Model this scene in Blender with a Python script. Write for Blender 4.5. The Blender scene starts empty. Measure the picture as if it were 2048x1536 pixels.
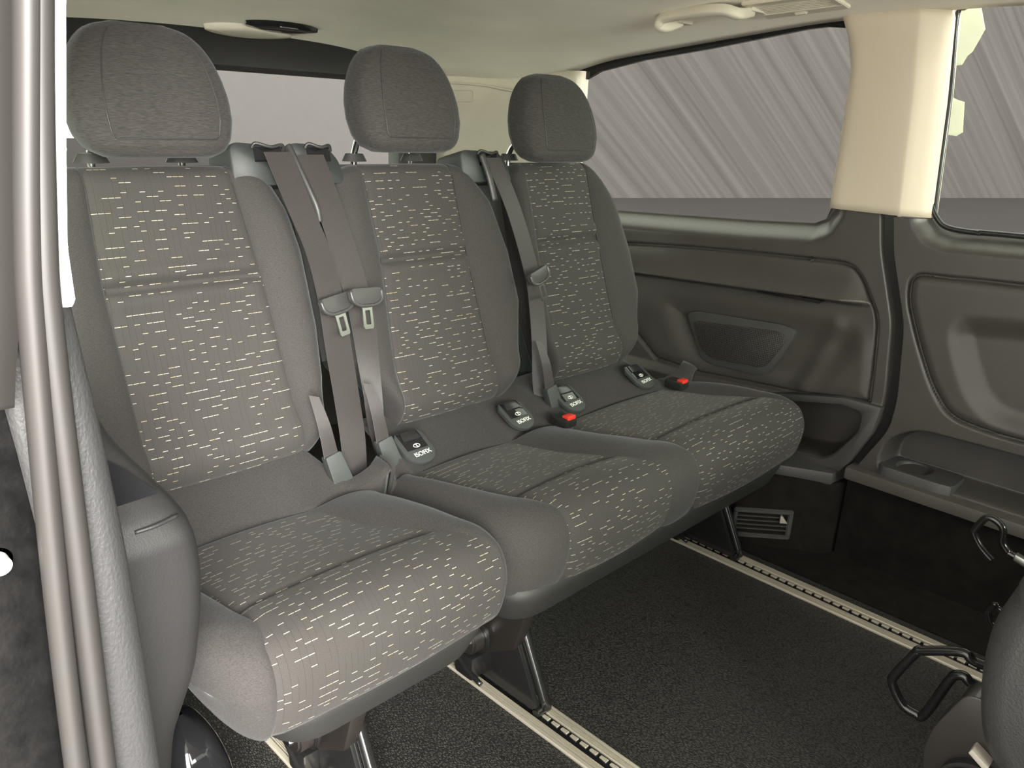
import bpy, bmesh, math, random
import numpy as np
from mathutils import Vector, Matrix

random.seed(7)
scene = bpy.context.scene
COL = scene.collection

# ------------------------------------------------------------------ camera
# x: across the van (door side -> far wall), y: towards the tailgate, z: up; metres
cam_d = bpy.data.cameras.new('camera')
cam = bpy.data.objects.new('camera', cam_d)
COL.objects.link(cam)
scene.camera = cam
AX = Vector((0.7066812, -0.1942737, 0.6803377))      # world axes seen from the camera (right, down, forward)
AY = Vector((-0.7061095, -0.2545949, 0.6607501))
AZ = Vector((0.0448442, -0.9473327, -0.3170960))
right = Vector((AX[0], AY[0], AZ[0])); up = -Vector((AX[1], AY[1], AZ[1])); back = -Vector((AX[2], AY[2], AZ[2]))
m = Matrix((right, up, back)).transposed().to_4x4()
m.translation = Vector((0.0, 0.0, 1.0))
cam.matrix_world = m
cam_d.sensor_fit = 'HORIZONTAL'; cam_d.sensor_width = 36.0
cam_d.lens = 1603.9 * 36.0 / 2048.0
cam_d.clip_start = 0.02; cam_d.clip_end = 200

# ------------------------------------------------------------------ light
world = bpy.data.worlds.new('world'); scene.world = world
world.use_nodes = True
bg = world.node_tree.nodes['Background']
bg.inputs['Color'].default_value = (1.0, 0.965, 0.905, 1)
bg.inputs['Strength'].default_value = 1.75
sun_d = bpy.data.lights.new('sun', 'SUN'); sun_d.energy = 16.5; sun_d.angle = math.radians(45); sun_d.color = (1.0, 0.965, 0.92)
sun = bpy.data.objects.new('sun', sun_d); COL.objects.link(sun)
sun.rotation_euler = Vector((0.27, 0.90, -0.24)).to_track_quat('-Z', 'Y').to_euler()     # hazy sun behind the photographer, through the open door
vs = scene.view_settings
vs.view_transform = 'Standard'; vs.look = 'None'; vs.gamma = 1.0; vs.use_curve_mapping = False
vs.exposure = 1.22

# ------------------------------------------------------------------ materials
MATS = {}
def nodes_of(name):
    mt = bpy.data.materials.new(name); mt.use_nodes = True
    nt = mt.node_tree; b = nt.nodes['Principled BSDF']
    MATS[name] = mt
    return mt, nt, b
def link(nt, a, b): nt.links.new(a, b)
def math_node(nt, op, a, b=None, c=None):
    n = nt.nodes.new('ShaderNodeMath'); n.operation = op
    for i, v in enumerate((a, b, c)):
        if v is None: continue
        if isinstance(v, (int, float)): n.inputs[i].default_value = v
        else: nt.links.new(v, n.inputs[i])
    return n.outputs[0]
def coord(nt, kind='Object', scale=(1, 1, 1)):
    t = nt.nodes.new('ShaderNodeTexCoord'); mp = nt.nodes.new('ShaderNodeMapping')
    mp.inputs['Scale'].default_value = scale
    nt.links.new(t.outputs[kind], mp.inputs['Vector']); return mp.outputs['Vector']
def noise(nt, vec, scale, detail=3, rough=0.5):
    n = nt.nodes.new('ShaderNodeTexNoise'); n.inputs['Scale'].default_value = scale
    n.inputs['Detail'].default_value = detail; n.inputs['Roughness'].default_value = rough
    nt.links.new(vec, n.inputs['Vector']); return n.outputs['Fac']
def ramp(nt, fac, c0, c1, p0=0.3, p1=0.7):
    r = nt.nodes.new('ShaderNodeValToRGB')
    r.color_ramp.elements[0].position = p0; r.color_ramp.elements[1].position = p1
    r.color_ramp.elements[0].color = (*c0, 1); r.color_ramp.elements[1].color = (*c1, 1)
    nt.links.new(fac, r.inputs['Fac']); return r.outputs['Color']
def bump(nt, b, h, strength, dist):
    n = nt.nodes.new('ShaderNodeBump'); n.inputs['Strength'].default_value = strength
    n.inputs['Distance'].default_value = dist
    nt.links.new(h, n.inputs['Height']); nt.links.new(n.outputs['Normal'], b.inputs['Normal'])
def mul(c, k): return tuple(min(1, v * k) for v in c)

def plain(name, col, rough=0.5, metal=0.0, grain=0.0, gscale=900, var=0.06, vscale=14, spec=0.5, kind='noise', gd=0.0006, stretch=(1, 1, 1)):
    mt, nt, b = nodes_of(name)
    v = coord(nt)
    c = ramp(nt, noise(nt, v, vscale, 4), mul(col, 1 - var), mul(col, 1 + var))
    link(nt, c, b.inputs['Base Color'])
    b.inputs['Roughness'].default_value = rough; b.inputs['Metallic'].default_value = metal
    b.inputs['Specular IOR Level'].default_value = spec
    if grain:
        v2 = coord(nt, 'Object', stretch)
        if kind == 'noise': h = noise(nt, v2, gscale, 2)
        else:
            vo = nt.nodes.new('ShaderNodeTexVoronoi'); vo.inputs['Scale'].default_value = gscale
            nt.links.new(v2, vo.inputs['Vector']); h = vo.outputs['Distance']
        bump(nt, b, h, grain, gd)
    return mt

plain('plastic_black', (0.030, 0.029, 0.028), 0.42, grain=0.35, gscale=700, spec=0.5)
plain('plastic_panel', (0.053, 0.048, 0.0435), 0.40, grain=0.40, gscale=520, spec=0.5, gd=0.0008)
plain('plastic_charcoal', (0.050, 0.049, 0.047), 0.45, grain=0.35, gscale=600)
plain('plastic_smooth', (0.018, 0.018, 0.018), 0.22)
plain('plastic_gloss', (0.010, 0.010, 0.011), 0.06)
plain('plastic_ledge', (0.085, 0.078, 0.070), 0.42, grain=0.3, gscale=700)
plain('plastic_guide', (0.036, 0.040, 0.0385), 0.55, grain=0.35, gscale=900)
plain('grip_black', (0.045, 0.044, 0.043), 0.35)
plain('carpet_black', (0.014, 0.0125, 0.011), 0.95, grain=1.0, gscale=1100, var=0.25, vscale=30, spec=0.1, gd=0.002)
plain('pillar_beige', (0.57, 0.49, 0.39), 0.55, grain=0.25, gscale=900, var=0.03, vscale=5)
plain('headliner', (0.84, 0.79, 0.70), 0.95, grain=0.35, gscale=1600, var=0.04, vscale=6, spec=0.1)
plain('trim_beige', (0.58, 0.53, 0.44), 0.5, grain=0.2, gscale=900, var=0.03)
plain('steel_black', (0.012, 0.012, 0.012), 0.18, spec=0.6)
plain('steel_brown', (0.016, 0.0135, 0.012), 0.32, spec=0.6)
plain('chrome', (0.72, 0.73, 0.72), 0.12, metal=1.0, var=0.02)
plain('steel_bright', (0.46, 0.47, 0.44), 0.28, metal=1.0, var=0.05)
plain('red_plastic', (0.62, 0.035, 0.02), 0.35)
plain('white_paint', (0.88, 0.90, 0.88), 0.45, var=0.02)
plain('rubber_grey', (0.021, 0.0193, 0.0178), 0.55, var=0.10, vscale=5)
plain('trim_grey_grain', (0.022, 0.022, 0.0225), 0.50, grain=0.7, gscale=420, gd=0.0007, stretch=(1, 1, 0.55))
plain('plastic_cover', (0.0125, 0.012, 0.0118), 0.55, grain=0.35, gscale=600)
plain('plastic_skirt', (0.020, 0.0195, 0.0185), 0.6, grain=0.5, gscale=500)
plain('sill_dirty', (0.005, 0.0047, 0.0047), 0.7, grain=0.5, gscale=120, var=0.6, vscale=60, gd=0.0015, spec=0.2)
plain('overexposed_pale', (0.90, 0.90, 0.78), 0.6, var=0.06, vscale=40)  # translucent pale colour standing in for overexposed daylight
nt = MATS['overexposed_pale'].node_tree; b = nt.nodes['Principled BSDF']
trn = nt.nodes.new('ShaderNodeBsdfTranslucent'); trn.inputs['Color'].default_value = (0.95, 0.93, 0.84, 1)
ms = nt.nodes.new('ShaderNodeMixShader'); ms.inputs['Fac'].default_value = 0.85
nt.links.new(b.outputs[0], ms.inputs[1]); nt.links.new(trn.outputs[0], ms.inputs[2]); nt.links.new(ms.outputs[0], nt.nodes['Material Output'].inputs['Surface'])
plain('text_white', (0.80, 0.80, 0.76), 0.5, var=0.01)
plain('lens_black', (0.012, 0.012, 0.012), 0.05)
plain('seat_back_vinyl', (0.040, 0.039, 0.039), 0.45, grain=0.7, gscale=380, gd=0.001)
plain('toggle_grey', (0.34, 0.31, 0.27), 0.45)

# aluminium floor rail: fine lengthwise brushing
mt, nt, b = nodes_of('aluminium')
v = coord(nt, 'Object', (900, 8, 900))
link(nt, ramp(nt, noise(nt, v, 1.0, 3), (0.60, 0.54, 0.44), (0.80, 0.74, 0.62)), b.inputs['Base Color'])
b.inputs['Metallic'].default_value = 0.55; b.inputs['Roughness'].default_value = 0.40

# vinyl floor: wormy leather-like relief
mt, nt, b = nodes_of('floor_vinyl')
v = coord(nt)
wv = nt.nodes.new('ShaderNodeTexVoronoi'); wv.feature = 'DISTANCE_TO_EDGE'; wv.inputs['Scale'].default_value = 170
v_s = coord(nt, 'Object', (2.0, 0.75, 1))
nd = nt.nodes.new('ShaderNodeTexNoise'); nd.inputs['Scale'].default_value = 160; nd.inputs['Detail'].default_value = 2
nt.links.new(v_s, nd.inputs['Vector'])
mx = nt.nodes.new('ShaderNodeMixRGB'); mx.blend_type = 'ADD'; mx.inputs['Fac'].default_value = 0.004
nt.links.new(v_s, mx.inputs['Color1']); nt.links.new(nd.outputs['Color'], mx.inputs['Color2'])
nt.links.new(mx.outputs['Color'], wv.inputs['Vector'])
mr = nt.nodes.new('ShaderNodeMapRange'); mr.interpolation_type = 'SMOOTHSTEP'
mr.inputs['From Min'].default_value = 0.0; mr.inputs['From Max'].default_value = 0.30
nt.links.new(wv.outputs['Distance'], mr.inputs['Value'])
link(nt, ramp(nt, mr.outputs['Result'], (0.012, 0.011, 0.010), (0.060, 0.056, 0.051), 0.05, 0.9), b.inputs['Base Color'])
b.inputs['Roughness'].default_value = 0.55; b.inputs['Specular IOR Level'].default_value = 0.4
bump(nt, b, mr.outputs['Result'], 0.8, 0.0015)

# plain woven seat cloth (fine twill) and ribbed headrest cloth
def cloth(name, col, st, strength=0.5, lo=0.70, hi=1.32):
    mt, nt, b = nodes_of(name)
    n1 = noise(nt, coord(nt, 'Object', st), 1.0, 2, 0.5); n2 = noise(nt, coord(nt), 1500, 2)
    mixv = math_node(nt, 'ADD', math_node(nt, 'MULTIPLY', n1, 0.65), math_node(nt, 'MULTIPLY', n2, 0.35))
    link(nt, ramp(nt, mixv, mul(col, lo), mul(col, hi), 0.32, 0.68), b.inputs['Base Color'])
    b.inputs['Roughness'].default_value = 0.92; b.inputs['Specular IOR Level'].default_value = 0.15
    b.inputs['Sheen Weight'].default_value = 0.12; b.inputs['Sheen Roughness'].default_value = 0.4
    b.inputs['Sheen Tint'].default_value = (0.9, 0.95, 1.0, 1)
    bump(nt, b, mixv, strength, 0.0006)
cloth('cloth_plain', (0.0395, 0.0368, 0.0352), (420, 420, 1300), 0.4)
cloth('cloth_headrest', (0.044, 0.0405, 0.0385), (110, 110, 900), 0.6, 0.62, 1.4)

# seat belt webbing (uv: u across, v along, metres)
mt, nt, b = nodes_of('webbing')
v = coord(nt, 'UV', (1, 1, 1))
ck = nt.nodes.new('ShaderNodeTexWave'); ck.inputs['Scale'].default_value = 190; ck.bands_direction = 'DIAGONAL'
nt.links.new(v, ck.inputs['Vector'])
n1 = noise(nt, v, 1400, 2)
mixv = math_node(nt, 'ADD', math_node(nt, 'MULTIPLY', ck.outputs['Fac'], 0.5), math_node(nt, 'MULTIPLY', n1, 0.5))
link(nt, ramp(nt, mixv, (0.0095, 0.0075, 0.007), (0.034, 0.0275, 0.0255), 0.25, 0.8), b.inputs['Base Color'])
b.inputs['Roughness'].default_value = 0.5; b.inputs['Sheen Weight'].default_value = 0.3
bump(nt, b, mixv, 0.6, 0.0006)

# patterned seat cloth: small light woven dashes on charcoal (uv in metres)
mt, nt, b = nodes_of('cloth_pattern')
tc = nt.nodes.new('ShaderNodeTexCoord'); sp = nt.nodes.new('ShaderNodeSeparateXYZ')
nt.links.new(tc.outputs['UV'], sp.inputs[0])
CW, RH = 0.0092, 0.0071
U = math_node(nt, 'DIVIDE', sp.outputs['X'], CW); V = math_node(nt, 'DIVIDE', sp.outputs['Y'], RH)
fu = math_node(nt, 'FLOOR', U); fv = math_node(nt, 'FLOOR', V)
cb = nt.nodes.new('ShaderNodeCombineXYZ'); nt.links.new(fu, cb.inputs[0]); nt.links.new(fv, cb.inputs[1])
wn = nt.nodes.new('ShaderNodeTexWhiteNoise'); wn.noise_dimensions = '2D'; nt.links.new(cb.outputs[0], wn.inputs['Vector'])
ru = math_node(nt, 'FRACT', U); rv = math_node(nt, 'FRACT', V)
cb3 = nt.nodes.new('ShaderNodeCombineXYZ')
nt.links.new(math_node(nt, 'FLOOR', math_node(nt, 'DIVIDE', U, 2.0)), cb3.inputs[0]); nt.links.new(math_node(nt, 'FLOOR', math_node(nt, 'DIVIDE', V, 7.0)), cb3.inputs[1])
wn3 = nt.nodes.new('ShaderNodeTexWhiteNoise'); wn3.noise_dimensions = '2D'; nt.links.new(cb3.outputs[0], wn3.inputs['Vector'])
alt = math_node(nt, 'FRACT', math_node(nt, 'DIVIDE', math_node(nt, 'ADD', fv, math_node(nt, 'FLOOR', math_node(nt, 'MULTIPLY', wn3.outputs['Value'], 2.0))), 2.0))
on_ = math_node(nt, 'MULTIPLY', math_node(nt, 'LESS_THAN', wn.outputs['Value'], 0.46), math_node(nt, 'LESS_THAN', alt, 0.25))
thin = math_node(nt, 'LESS_THAN', math_node(nt, 'ABSOLUTE', math_node(nt, 'SUBTRACT', rv, 0.5)), 0.064)
ln = math_node(nt, 'LESS_THAN', math_node(nt, 'ABSOLUTE', math_node(nt, 'SUBTRACT', ru, 0.5)), 0.44)
dash = math_node(nt, 'MULTIPLY', math_node(nt, 'MULTIPLY', on_, thin), ln)
# vertical weave grooves between the columns, broken into lengths
fv6 = math_node(nt, 'FLOOR', math_node(nt, 'DIVIDE', V, 5.0))
cb2 = nt.nodes.new('ShaderNodeCombineXYZ'); nt.links.new(fu, cb2.inputs[0]); nt.links.new(fv6, cb2.inputs[1])
wn2 = nt.nodes.new('ShaderNodeTexWhiteNoise'); wn2.noise_dimensions = '2D'; nt.links.new(cb2.outputs[0], wn2.inputs['Vector'])
gro = math_node(nt, 'MULTIPLY', math_node(nt, 'LESS_THAN', ru, 0.09), math_node(nt, 'LESS_THAN', wn2.outputs['Value'], 0.7))
fine = noise(nt, coord(nt, 'UV', (1, 1, 1)), 1300, 2)
base = ramp(nt, fine, (0.0235, 0.0218, 0.0205), (0.060, 0.0555, 0.052), 0.25, 0.75)
m1 = nt.nodes.new('ShaderNodeMixRGB'); nt.links.new(math_node(nt, 'MULTIPLY', gro, 0.32), m1.inputs['Fac'])
nt.links.new(base, m1.inputs['Color1']); m1.inputs['Color2'].default_value = (0.012, 0.011, 0.011, 1)
m2 = nt.nodes.new('ShaderNodeMixRGB'); nt.links.new(dash, m2.inputs['Fac'])
nt.links.new(m1.outputs['Color'], m2.inputs['Color1'])
dc = ramp(nt, wn2.outputs['Value'], (0.31, 0.26, 0.17), (0.37, 0.345, 0.285), 0.1, 0.5)
nt.links.new(dc, m2.inputs['Color2'])
link(nt, m2.outputs['Color'], b.inputs['Base Color'])
b.inputs['Roughness'].default_value = 0.85; b.inputs['Specular IOR Level'].default_value = 0.2
b.inputs['Sheen Weight'].default_value = 0.1; b.inputs['Sheen Roughness'].default_value = 0.4
hh = math_node(nt, 'SUBTRACT', math_node(nt, 'ADD', math_node(nt, 'MULTIPLY', fine, 0.4), dash), math_node(nt, 'MULTIPLY', gro, 1.2))
bump(nt, b, hh, 0.5, 0.0008)

# perforated speaker grille
mt, nt, b = nodes_of('grille')
v = coord(nt, 'Object', (1, 1, 1))
vo = nt.nodes.new('ShaderNodeTexVoronoi'); vo.inputs['Scale'].default_value = 210; vo.inputs['Randomness'].default_value = 0.15
nt.links.new(v, vo.inputs['Vector'])
hole = math_node(nt, 'LESS_THAN', vo.outputs['Distance'], 0.36)
link(nt, ramp(nt, hole, (0.050, 0.046, 0.042), (0.004, 0.004, 0.004), 0.4, 0.6), b.inputs['Base Color'])
b.inputs['Roughness'].default_value = 0.45
bump(nt, b, vo.outputs['Distance'], 0.8, 0.001)

# tinted window glass: transparent with a faint greenish tint
mt = bpy.data.materials.new('glass'); mt.use_nodes = True; MATS['glass'] = mt
nt = mt.node_tree; nt.nodes.remove(nt.nodes['Principled BSDF'])
tr = nt.nodes.new('ShaderNodeBsdfTransparent'); tr.inputs['Color'].default_value = (0.775, 0.815, 0.765, 1)
nt.links.new(tr.outputs[0], nt.nodes['Material Output'].inputs['Surface'])

# studio wall with diagonal brushed streaks (seen through the side windows)
mt, nt, b = nodes_of('streaked_wall')
tcn = nt.nodes.new('ShaderNodeTexCoord'); mp = nt.nodes.new('ShaderNodeMapping')
mp.inputs['Rotation'].default_value = (0, math.radians(-42), 0)
nt.links.new(tcn.outputs['Object'], mp.inputs['Vector'])
mp2 = nt.nodes.new('ShaderNodeMapping'); mp2.inputs['Scale'].default_value = (0.05, 0.05, 5.0)
nt.links.new(mp.outputs['Vector'], mp2.inputs['Vector'])
n = noise(nt, mp2.outputs['Vector'], 1.0, 5, 0.6)
link(nt, ramp(nt, n, (0.0255, 0.0221, 0.0233), (0.0425, 0.0370, 0.0392), 0.32, 0.68), b.inputs['Base Color'])
b.inputs['Roughness'].default_value = 0.9; b.inputs['Specular IOR Level'].default_value = 0.0
plain('studio_grey', (0.056, 0.0495, 0.0533), 0.9, var=0.02, spec=0.0)
plain('studio_floor', (0.040, 0.0345, 0.0372), 0.9, var=0.05, vscale=0.4, spec=0.0)

# ------------------------------------------------------------------ mesh helpers
ROOT_LOC = {}
def mk(name, verts, faces, mat, parent=None, smooth=True, uvs=None, mats=None, fmat=None):
    me = bpy.data.meshes.new(name)
    me.from_pydata([tuple(map(float, v)) for v in verts], [], [tuple(map(int, f)) for f in faces])
    for mn in (mats or [mat]): me.materials.append(MATS[mn])
    if fmat is not None: me.polygons.foreach_set('material_index', fmat)
    if smooth: me.polygons.foreach_set('use_smooth', [True] * len(me.polygons))
    if uvs is not None:
        ul = me.uv_layers.new(name='UVMap')
        li = np.zeros(len(me.loops), dtype=np.int32); me.loops.foreach_get('vertex_index', li)
        ul.data.foreach_set('uv', np.asarray(uvs, dtype=np.float32)[li].ravel())
    me.validate(); me.update()
    bm = bmesh.new(); bm.from_mesh(me); bmesh.ops.recalc_face_normals(bm, faces=bm.faces); bm.to_mesh(me); bm.free()
    o = bpy.data.objects.new(name, me); COL.objects.link(o)
    if parent is not None: set_parent(o, parent)
    ROOT_LOC[o.name] = Vector((0, 0, 0))
    return o
def from_bm(name, bm, mat, parent=None, smooth=True, angle=None):
    bmesh.ops.recalc_face_normals(bm, faces=bm.faces)
    me = bpy.data.meshes.new(name); bm.to_mesh(me); bm.free()
    me.materials.append(MATS[mat])
    if smooth:
        me.polygons.foreach_set('use_smooth', [True] * len(me.polygons))
        if angle is not None: me.set_sharp_from_angle(angle=math.radians(angle))
    o = bpy.data.objects.new(name, me); COL.objects.link(o)
    if parent is not None: set_parent(o, parent)
    ROOT_LOC[o.name] = Vector((0, 0, 0))
    return o
def thing(name, label, cat, loc, group=None, kind=None):
    o = bpy.data.objects.new(name, None); COL.objects.link(o)
    o.empty_display_size = 0.05
    o.location = loc; ROOT_LOC[o.name] = Vector(loc)
    return tag(o, label, cat, group, kind)
def tag(o, label=None, cat=None, group=None, kind=None):
    if label: o['label'] = label
    if cat: o['category'] = cat
    if group: o['group'] = group
    if kind: o['kind'] = kind
    return o
# children of meshes: mesh roots stay at the origin, so a plain identity inverse is right
def set_parent(o, parent):
    o.parent = parent
    o.matrix_parent_inverse = Matrix.Translation(-ROOT_LOC.get(parent.name, Vector((0, 0, 0))))

def catmull(pts, n=8, closed=False):
    P = [np.array(p, float) for p in pts]; out = []
    L = len(P); seg = L if closed else L - 1
    for i in range(seg):
        if closed: p0, p1, p2, p3 = P[(i - 1) % L], P[i], P[(i + 1) % L], P[(i + 2) % L]
        else: p0, p1, p2, p3 = P[max(i - 1, 0)], P[i], P[i + 1], P[min(i + 2, L - 1)]
        for k in range(n):
            t = k / n
            out.append(0.5 * ((2 * p1) + (-p0 + p2) * t + (2 * p0 - 5 * p1 + 4 * p2 - p3) * t * t + (-p0 + 3 * p1 - 3 * p2 + p3) * t ** 3))
    if not closed: out.append(P[-1])
    return out
def tube_geo(pts, r, seg=12, cap=True, closed=False, flat=None):
    pts = [Vector(p) for p in pts]; n = len(pts); V = []; F = []
    rr = r if isinstance(r, (list, tuple)) else [r] * n
    ref = None
    for i, p in enumerate(pts):
        a = pts[(i - 1) % n] if (closed or i > 0) else p
        b_ = pts[(i + 1) % n] if (closed or i < n - 1) else p
        t = (b_ - a).normalized()
        if ref is None:
            ref = Vector((0, 0, 1)) if abs(t.z) < 0.9 else Vector((1, 0, 0))
            ref = (ref - t * ref.dot(t)).normalized()
        else:
            ref = (ref - t * ref.dot(t)).normalized()
        bi = t.cross(ref)
        for k in range(seg):
            an = 2 * math.pi * k / seg
            s2 = flat if flat else 1.0
            V.append(p + ref * (rr[i] * math.cos(an)) + bi * (rr[i] * s2 * math.sin(an)))
    m_ = n if closed else n - 1
    for i in range(m_):
        for k in range(seg):
            a = i * seg + k; b_ = i * seg + (k + 1) % seg; j = ((i + 1) % n) * seg
            F.append((a, b_, j + (k + 1) % seg, j + k))
    if cap and not closed:
        F.append(tuple(range(seg))[::-1]); F.append(tuple((n - 1) * seg + k for k in range(seg)))
    return V, F
def tube(name, pts, r, mat, parent=None, seg=12, smooth_n=6, closed=False, flat=None):
    pp = catmull(pts, smooth_n, closed) if smooth_n else pts
    rr = r
    V, F = tube_geo(pp, rr, seg, True, closed, flat)
    return mk(name, V, F, mat, parent)
def bm_prism(poly, axis, a0, a1, bevel=0.0, seg=2):
    """poly: 2D points in the two other axes (order x,y,z without axis); extruded from a0 to a1 along axis"""
    bm = bmesh.new()
    def p3(q, a):
        l = [q[0], q[1]]; l.insert(axis, a); return l
    lo = [bm.verts.new(p3(q, a0)) for q in poly]; hi = [bm.verts.new(p3(q, a1)) for q in poly]
    n = len(poly)
    bm.faces.new(lo[::-1]); bm.faces.new(hi)
    for i in range(n): bm.faces.new((lo[i], lo[(i + 1) % n], hi[(i + 1) % n], hi[i]))
    bmesh.ops.recalc_face_normals(bm, faces=bm.faces)
    if bevel: bmesh.ops.bevel(bm, geom=list(bm.edges), offset=bevel, segments=seg, profile=0.6, affect='EDGES', clamp_overlap=True)
    return bm
def prism(name, poly, axis, a0, a1, mat, parent=None, bevel=0.0, seg=2, xf=None):
    bm = bm_prism(poly, axis, a0, a1, bevel, seg)
    if xf is not None: bmesh.ops.transform(bm, matrix=xf, verts=bm.verts)
    return from_bm(name, bm, mat, parent, True, 35)
def box(name, c, s, mat, parent=None, bevel=0.004, seg=2, xf=None):
    bm = bmesh.new(); bmesh.ops.create_cube(bm, size=1.0)
    bmesh.ops.scale(bm, vec=s, verts=bm.verts)
    if bevel: bmesh.ops.bevel(bm, geom=list(bm.edges), offset=bevel, segments=seg, profile=0.6, affect='EDGES', clamp_overlap=True)
    M = Matrix.Translation(c) if xf is None else Matrix.Translation(c) @ xf
    bmesh.ops.transform(bm, matrix=M, verts=bm.verts)
    return from_bm(name, bm, mat, parent, True, 35)
def cyl(name, p0, p1, r, mat, parent=None, seg=24, bevel=0.002, r1=None):
    p0 = Vector(p0); p1 = Vector(p1); d = p1 - p0; L = d.length
    bm = bmesh.new(); bmesh.ops.create_cone(bm, cap_ends=True, segments=seg, radius1=r, radius2=r if r1 is None else r1, depth=L)
    if bevel:
        ed = [e for e in bm.edges if len(e.link_faces) == 2 and any(len(f.verts) > 4 for f in e.link_faces)]
        bmesh.ops.bevel(bm, geom=ed, offset=bevel, segments=2, affect='EDGES', clamp_overlap=True)
    q = Vector((0, 0, 1)).rotation_difference(d.normalized()).to_matrix().to_4x4()
    bmesh.ops.transform(bm, matrix=Matrix.Translation((p0 + p1) / 2) @ q, verts=bm.verts)
    return from_bm(name, bm, mat, parent, True, 40)
def round_poly(poly, r, n=5):
    """round the corners of a 2D polygon"""
    out = []; L = len(poly)
    for i in range(L):
        p = np.array(poly[i], float); a = np.array(poly[i - 1], float); c = np.array(poly[(i + 1) % L], float)
        da = a - p; dc = c - p; la = np.linalg.norm(da); lc = np.linalg.norm(dc)
        d = min(r, la * 0.45, lc * 0.45); s = p + da / la * d; e = p + dc / lc * d
        for k in range(n + 1):
            t = k / n; out.append(tuple((1 - t) ** 2 * s + 2 * t * (1 - t) * p + t * t * e))
    return out
def sstep(a, b, x):
    t = np.clip((x - a) / (b - a), 0, 1); return t * t * (3 - 2 * t)
def seg_dist(Y, Z, pts, closed=False):
    D = np.full(Y.shape, 1e9); L = len(pts)
    for i in range(L if closed else L - 1):
        ay, az = pts[i]; by, bz = pts[(i + 1) % L]
        dy, dz = by - ay, bz - az; q = dy * dy + dz * dz + 1e-12
        t = np.clip(((Y - ay) * dy + (Z - az) * dz) / q, 0, 1)
        D = np.minimum(D, np.hypot(Y - ay - t * dy, Z - az - t * dz))
    return D
def inside(Y, Z, poly):
    c = np.zeros(Y.shape, bool); L = len(poly)
    for i in range(L):
        y1, z1 = poly[i]; y2, z2 = poly[(i + 1) % L]
        cond = ((z1 > Z) != (z2 > Z)) & (Y < (y2 - y1) * (Z - z1) / (z2 - z1 + 1e-12) + y1)
        c ^= cond
    return c
def sdf(Y, Z, poly):
    d = seg_dist(Y, Z, poly, True); return np.where(inside(Y, Z, poly), -d, d)
def grid_faces(nr, nc):
    return [(i * nc + j, i * nc + j + 1, (i + 1) * nc + j + 1, (i + 1) * nc + j) for i in range(nr - 1) for j in range(nc - 1)]
def interp(x, xs, ys): return np.interp(x, xs, ys)

# ================================================================== THE SETTING
# ---- floor
fl = box('floor', (1.02, 0.25, -0.02), (1.82, 4.2, 0.04), 'floor_vinyl', None, 0.0)
tag(fl, 'black textured vinyl van floor', 'floor', None, 'structure')
# narrow carpeted strip along the far wall
cs = prism('floor_edge', [(1.683, -1.6), (1.86, -1.6), (1.86, 0.66), (1.70, 0.84), (1.683, 0.90)], 2, 0.0, 0.004, 'carpet_black', fl)

# ---- headliner
def ceil_edge(y): return np.interp(y, [-1.6, 0.6, 0.9, 1.2, 1.52, 1.63, 1.87, 2.2], [1.25, 1.243, 1.229, 1.194, 1.155, 1.125, 1.098, 1.085])
def ceil_mid(y): return np.interp(y, [-1.6, 0.9, 1.5, 1.8, 1.95, 2.08, 2.2], [1.31, 1.275, 1.232, 1.205, 1.188, 1.166, 1.14])
xs = np.linspace(0.17, 1.875, 60); ys = np.linspace(-1.6, 2.16, 90)
V = []
for y in ys:
    # smooth the rear drop
    ze = float(np.mean([ceil_edge(y + d) for d in np.linspace(-0.06, 0.06, 7)])); zm = float(np.mean([ceil_mid(y + d) for d in np.linspace(-0.06, 0.06, 7)]))
    for x in xs:
        s = abs((x - 1.02) / 0.855)
        V.append((x, y, ze + (zm - ze) * (1 - s ** 3.2)))
nv = len(V); F = grid_faces(90, 60)
V2 = V + [(x, y, z + 0.05) for x, y, z in V]
F2 = F + [tuple(i + nv for i in f) for f in F]
for a in range(89):
    for c0 in (0, 59): F2.append((a * 60 + c0, (a + 1) * 60 + c0, (a + 1) * 60 + c0 + nv, a * 60 + c0 + nv))
for c in range(59):
    for r0 in (0, 89): F2.append((r0 * 60 + c, r0 * 60 + c + 1, r0 * 60 + c + 1 + nv, r0 * 60 + c + nv))
ce = mk('ceiling', V2, F2, 'headliner'); tag(ce, 'beige cloth headliner of the van roof', 'ceiling', None, 'structure')
def ceil_z(x, y):
    ze = float(np.mean([ceil_edge(y + d) for d in np.linspace(-0.06, 0.06, 7)])); zm = float(np.mean([ceil_mid(y + d) for d in np.linspace(-0.06, 0.06, 7)]))
    s = abs((x - 1.02) / 0.855); return ze + (zm - ze) * (1 - s ** 3.2)

# ---- far side wall behind the door gap: moulded quarter panel (relief in x)
SEAM = [(0.681, 0.84), (0.664, 0.752), (0.622, 0.629), (0.611, 0.593), (0.594, 0.431), (0.598, 0.354), (0.655, 0.239), (0.662, 0.205), (0.664, 0.19)]
def seam_y(z):
    zz = np.array([p[1] for p in SEAM][::-1]); yy = np.array([p[0] for p in SEAM][::-1])
    return np.mean([np.interp(z + d, zz, yy) for d in np.linspace(-0.02, 0.02, 5)], axis=0)
WBOT = [(0.60, 0.842), (0.81, 0.830), (0.825, 0.801), (0.853, 0.788), (1.015, 0.776), (1.387, 0.756), (2.0, 0.73)]
GROOVE = catmull([(1.75, 0.63), (1.335, 0.675), (1.062, 0.697), (0.84, 0.709), (0.75, 0.711), (0.713, 0.693), (0.681, 0.646), (0.655, 0.594), (0.643, 0.493), (0.638, 0.404)], 6)
GROOVE = [tuple(p) for p in GROOVE]
INSLOW = [(0.638, 0.404), (0.827, 0.377), (1.002, 0.365), (1.089, 0.358), (1.233, 0.364), (1.289, 0.406), (1.36, 0.46), (1.75, 0.47)]
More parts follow.
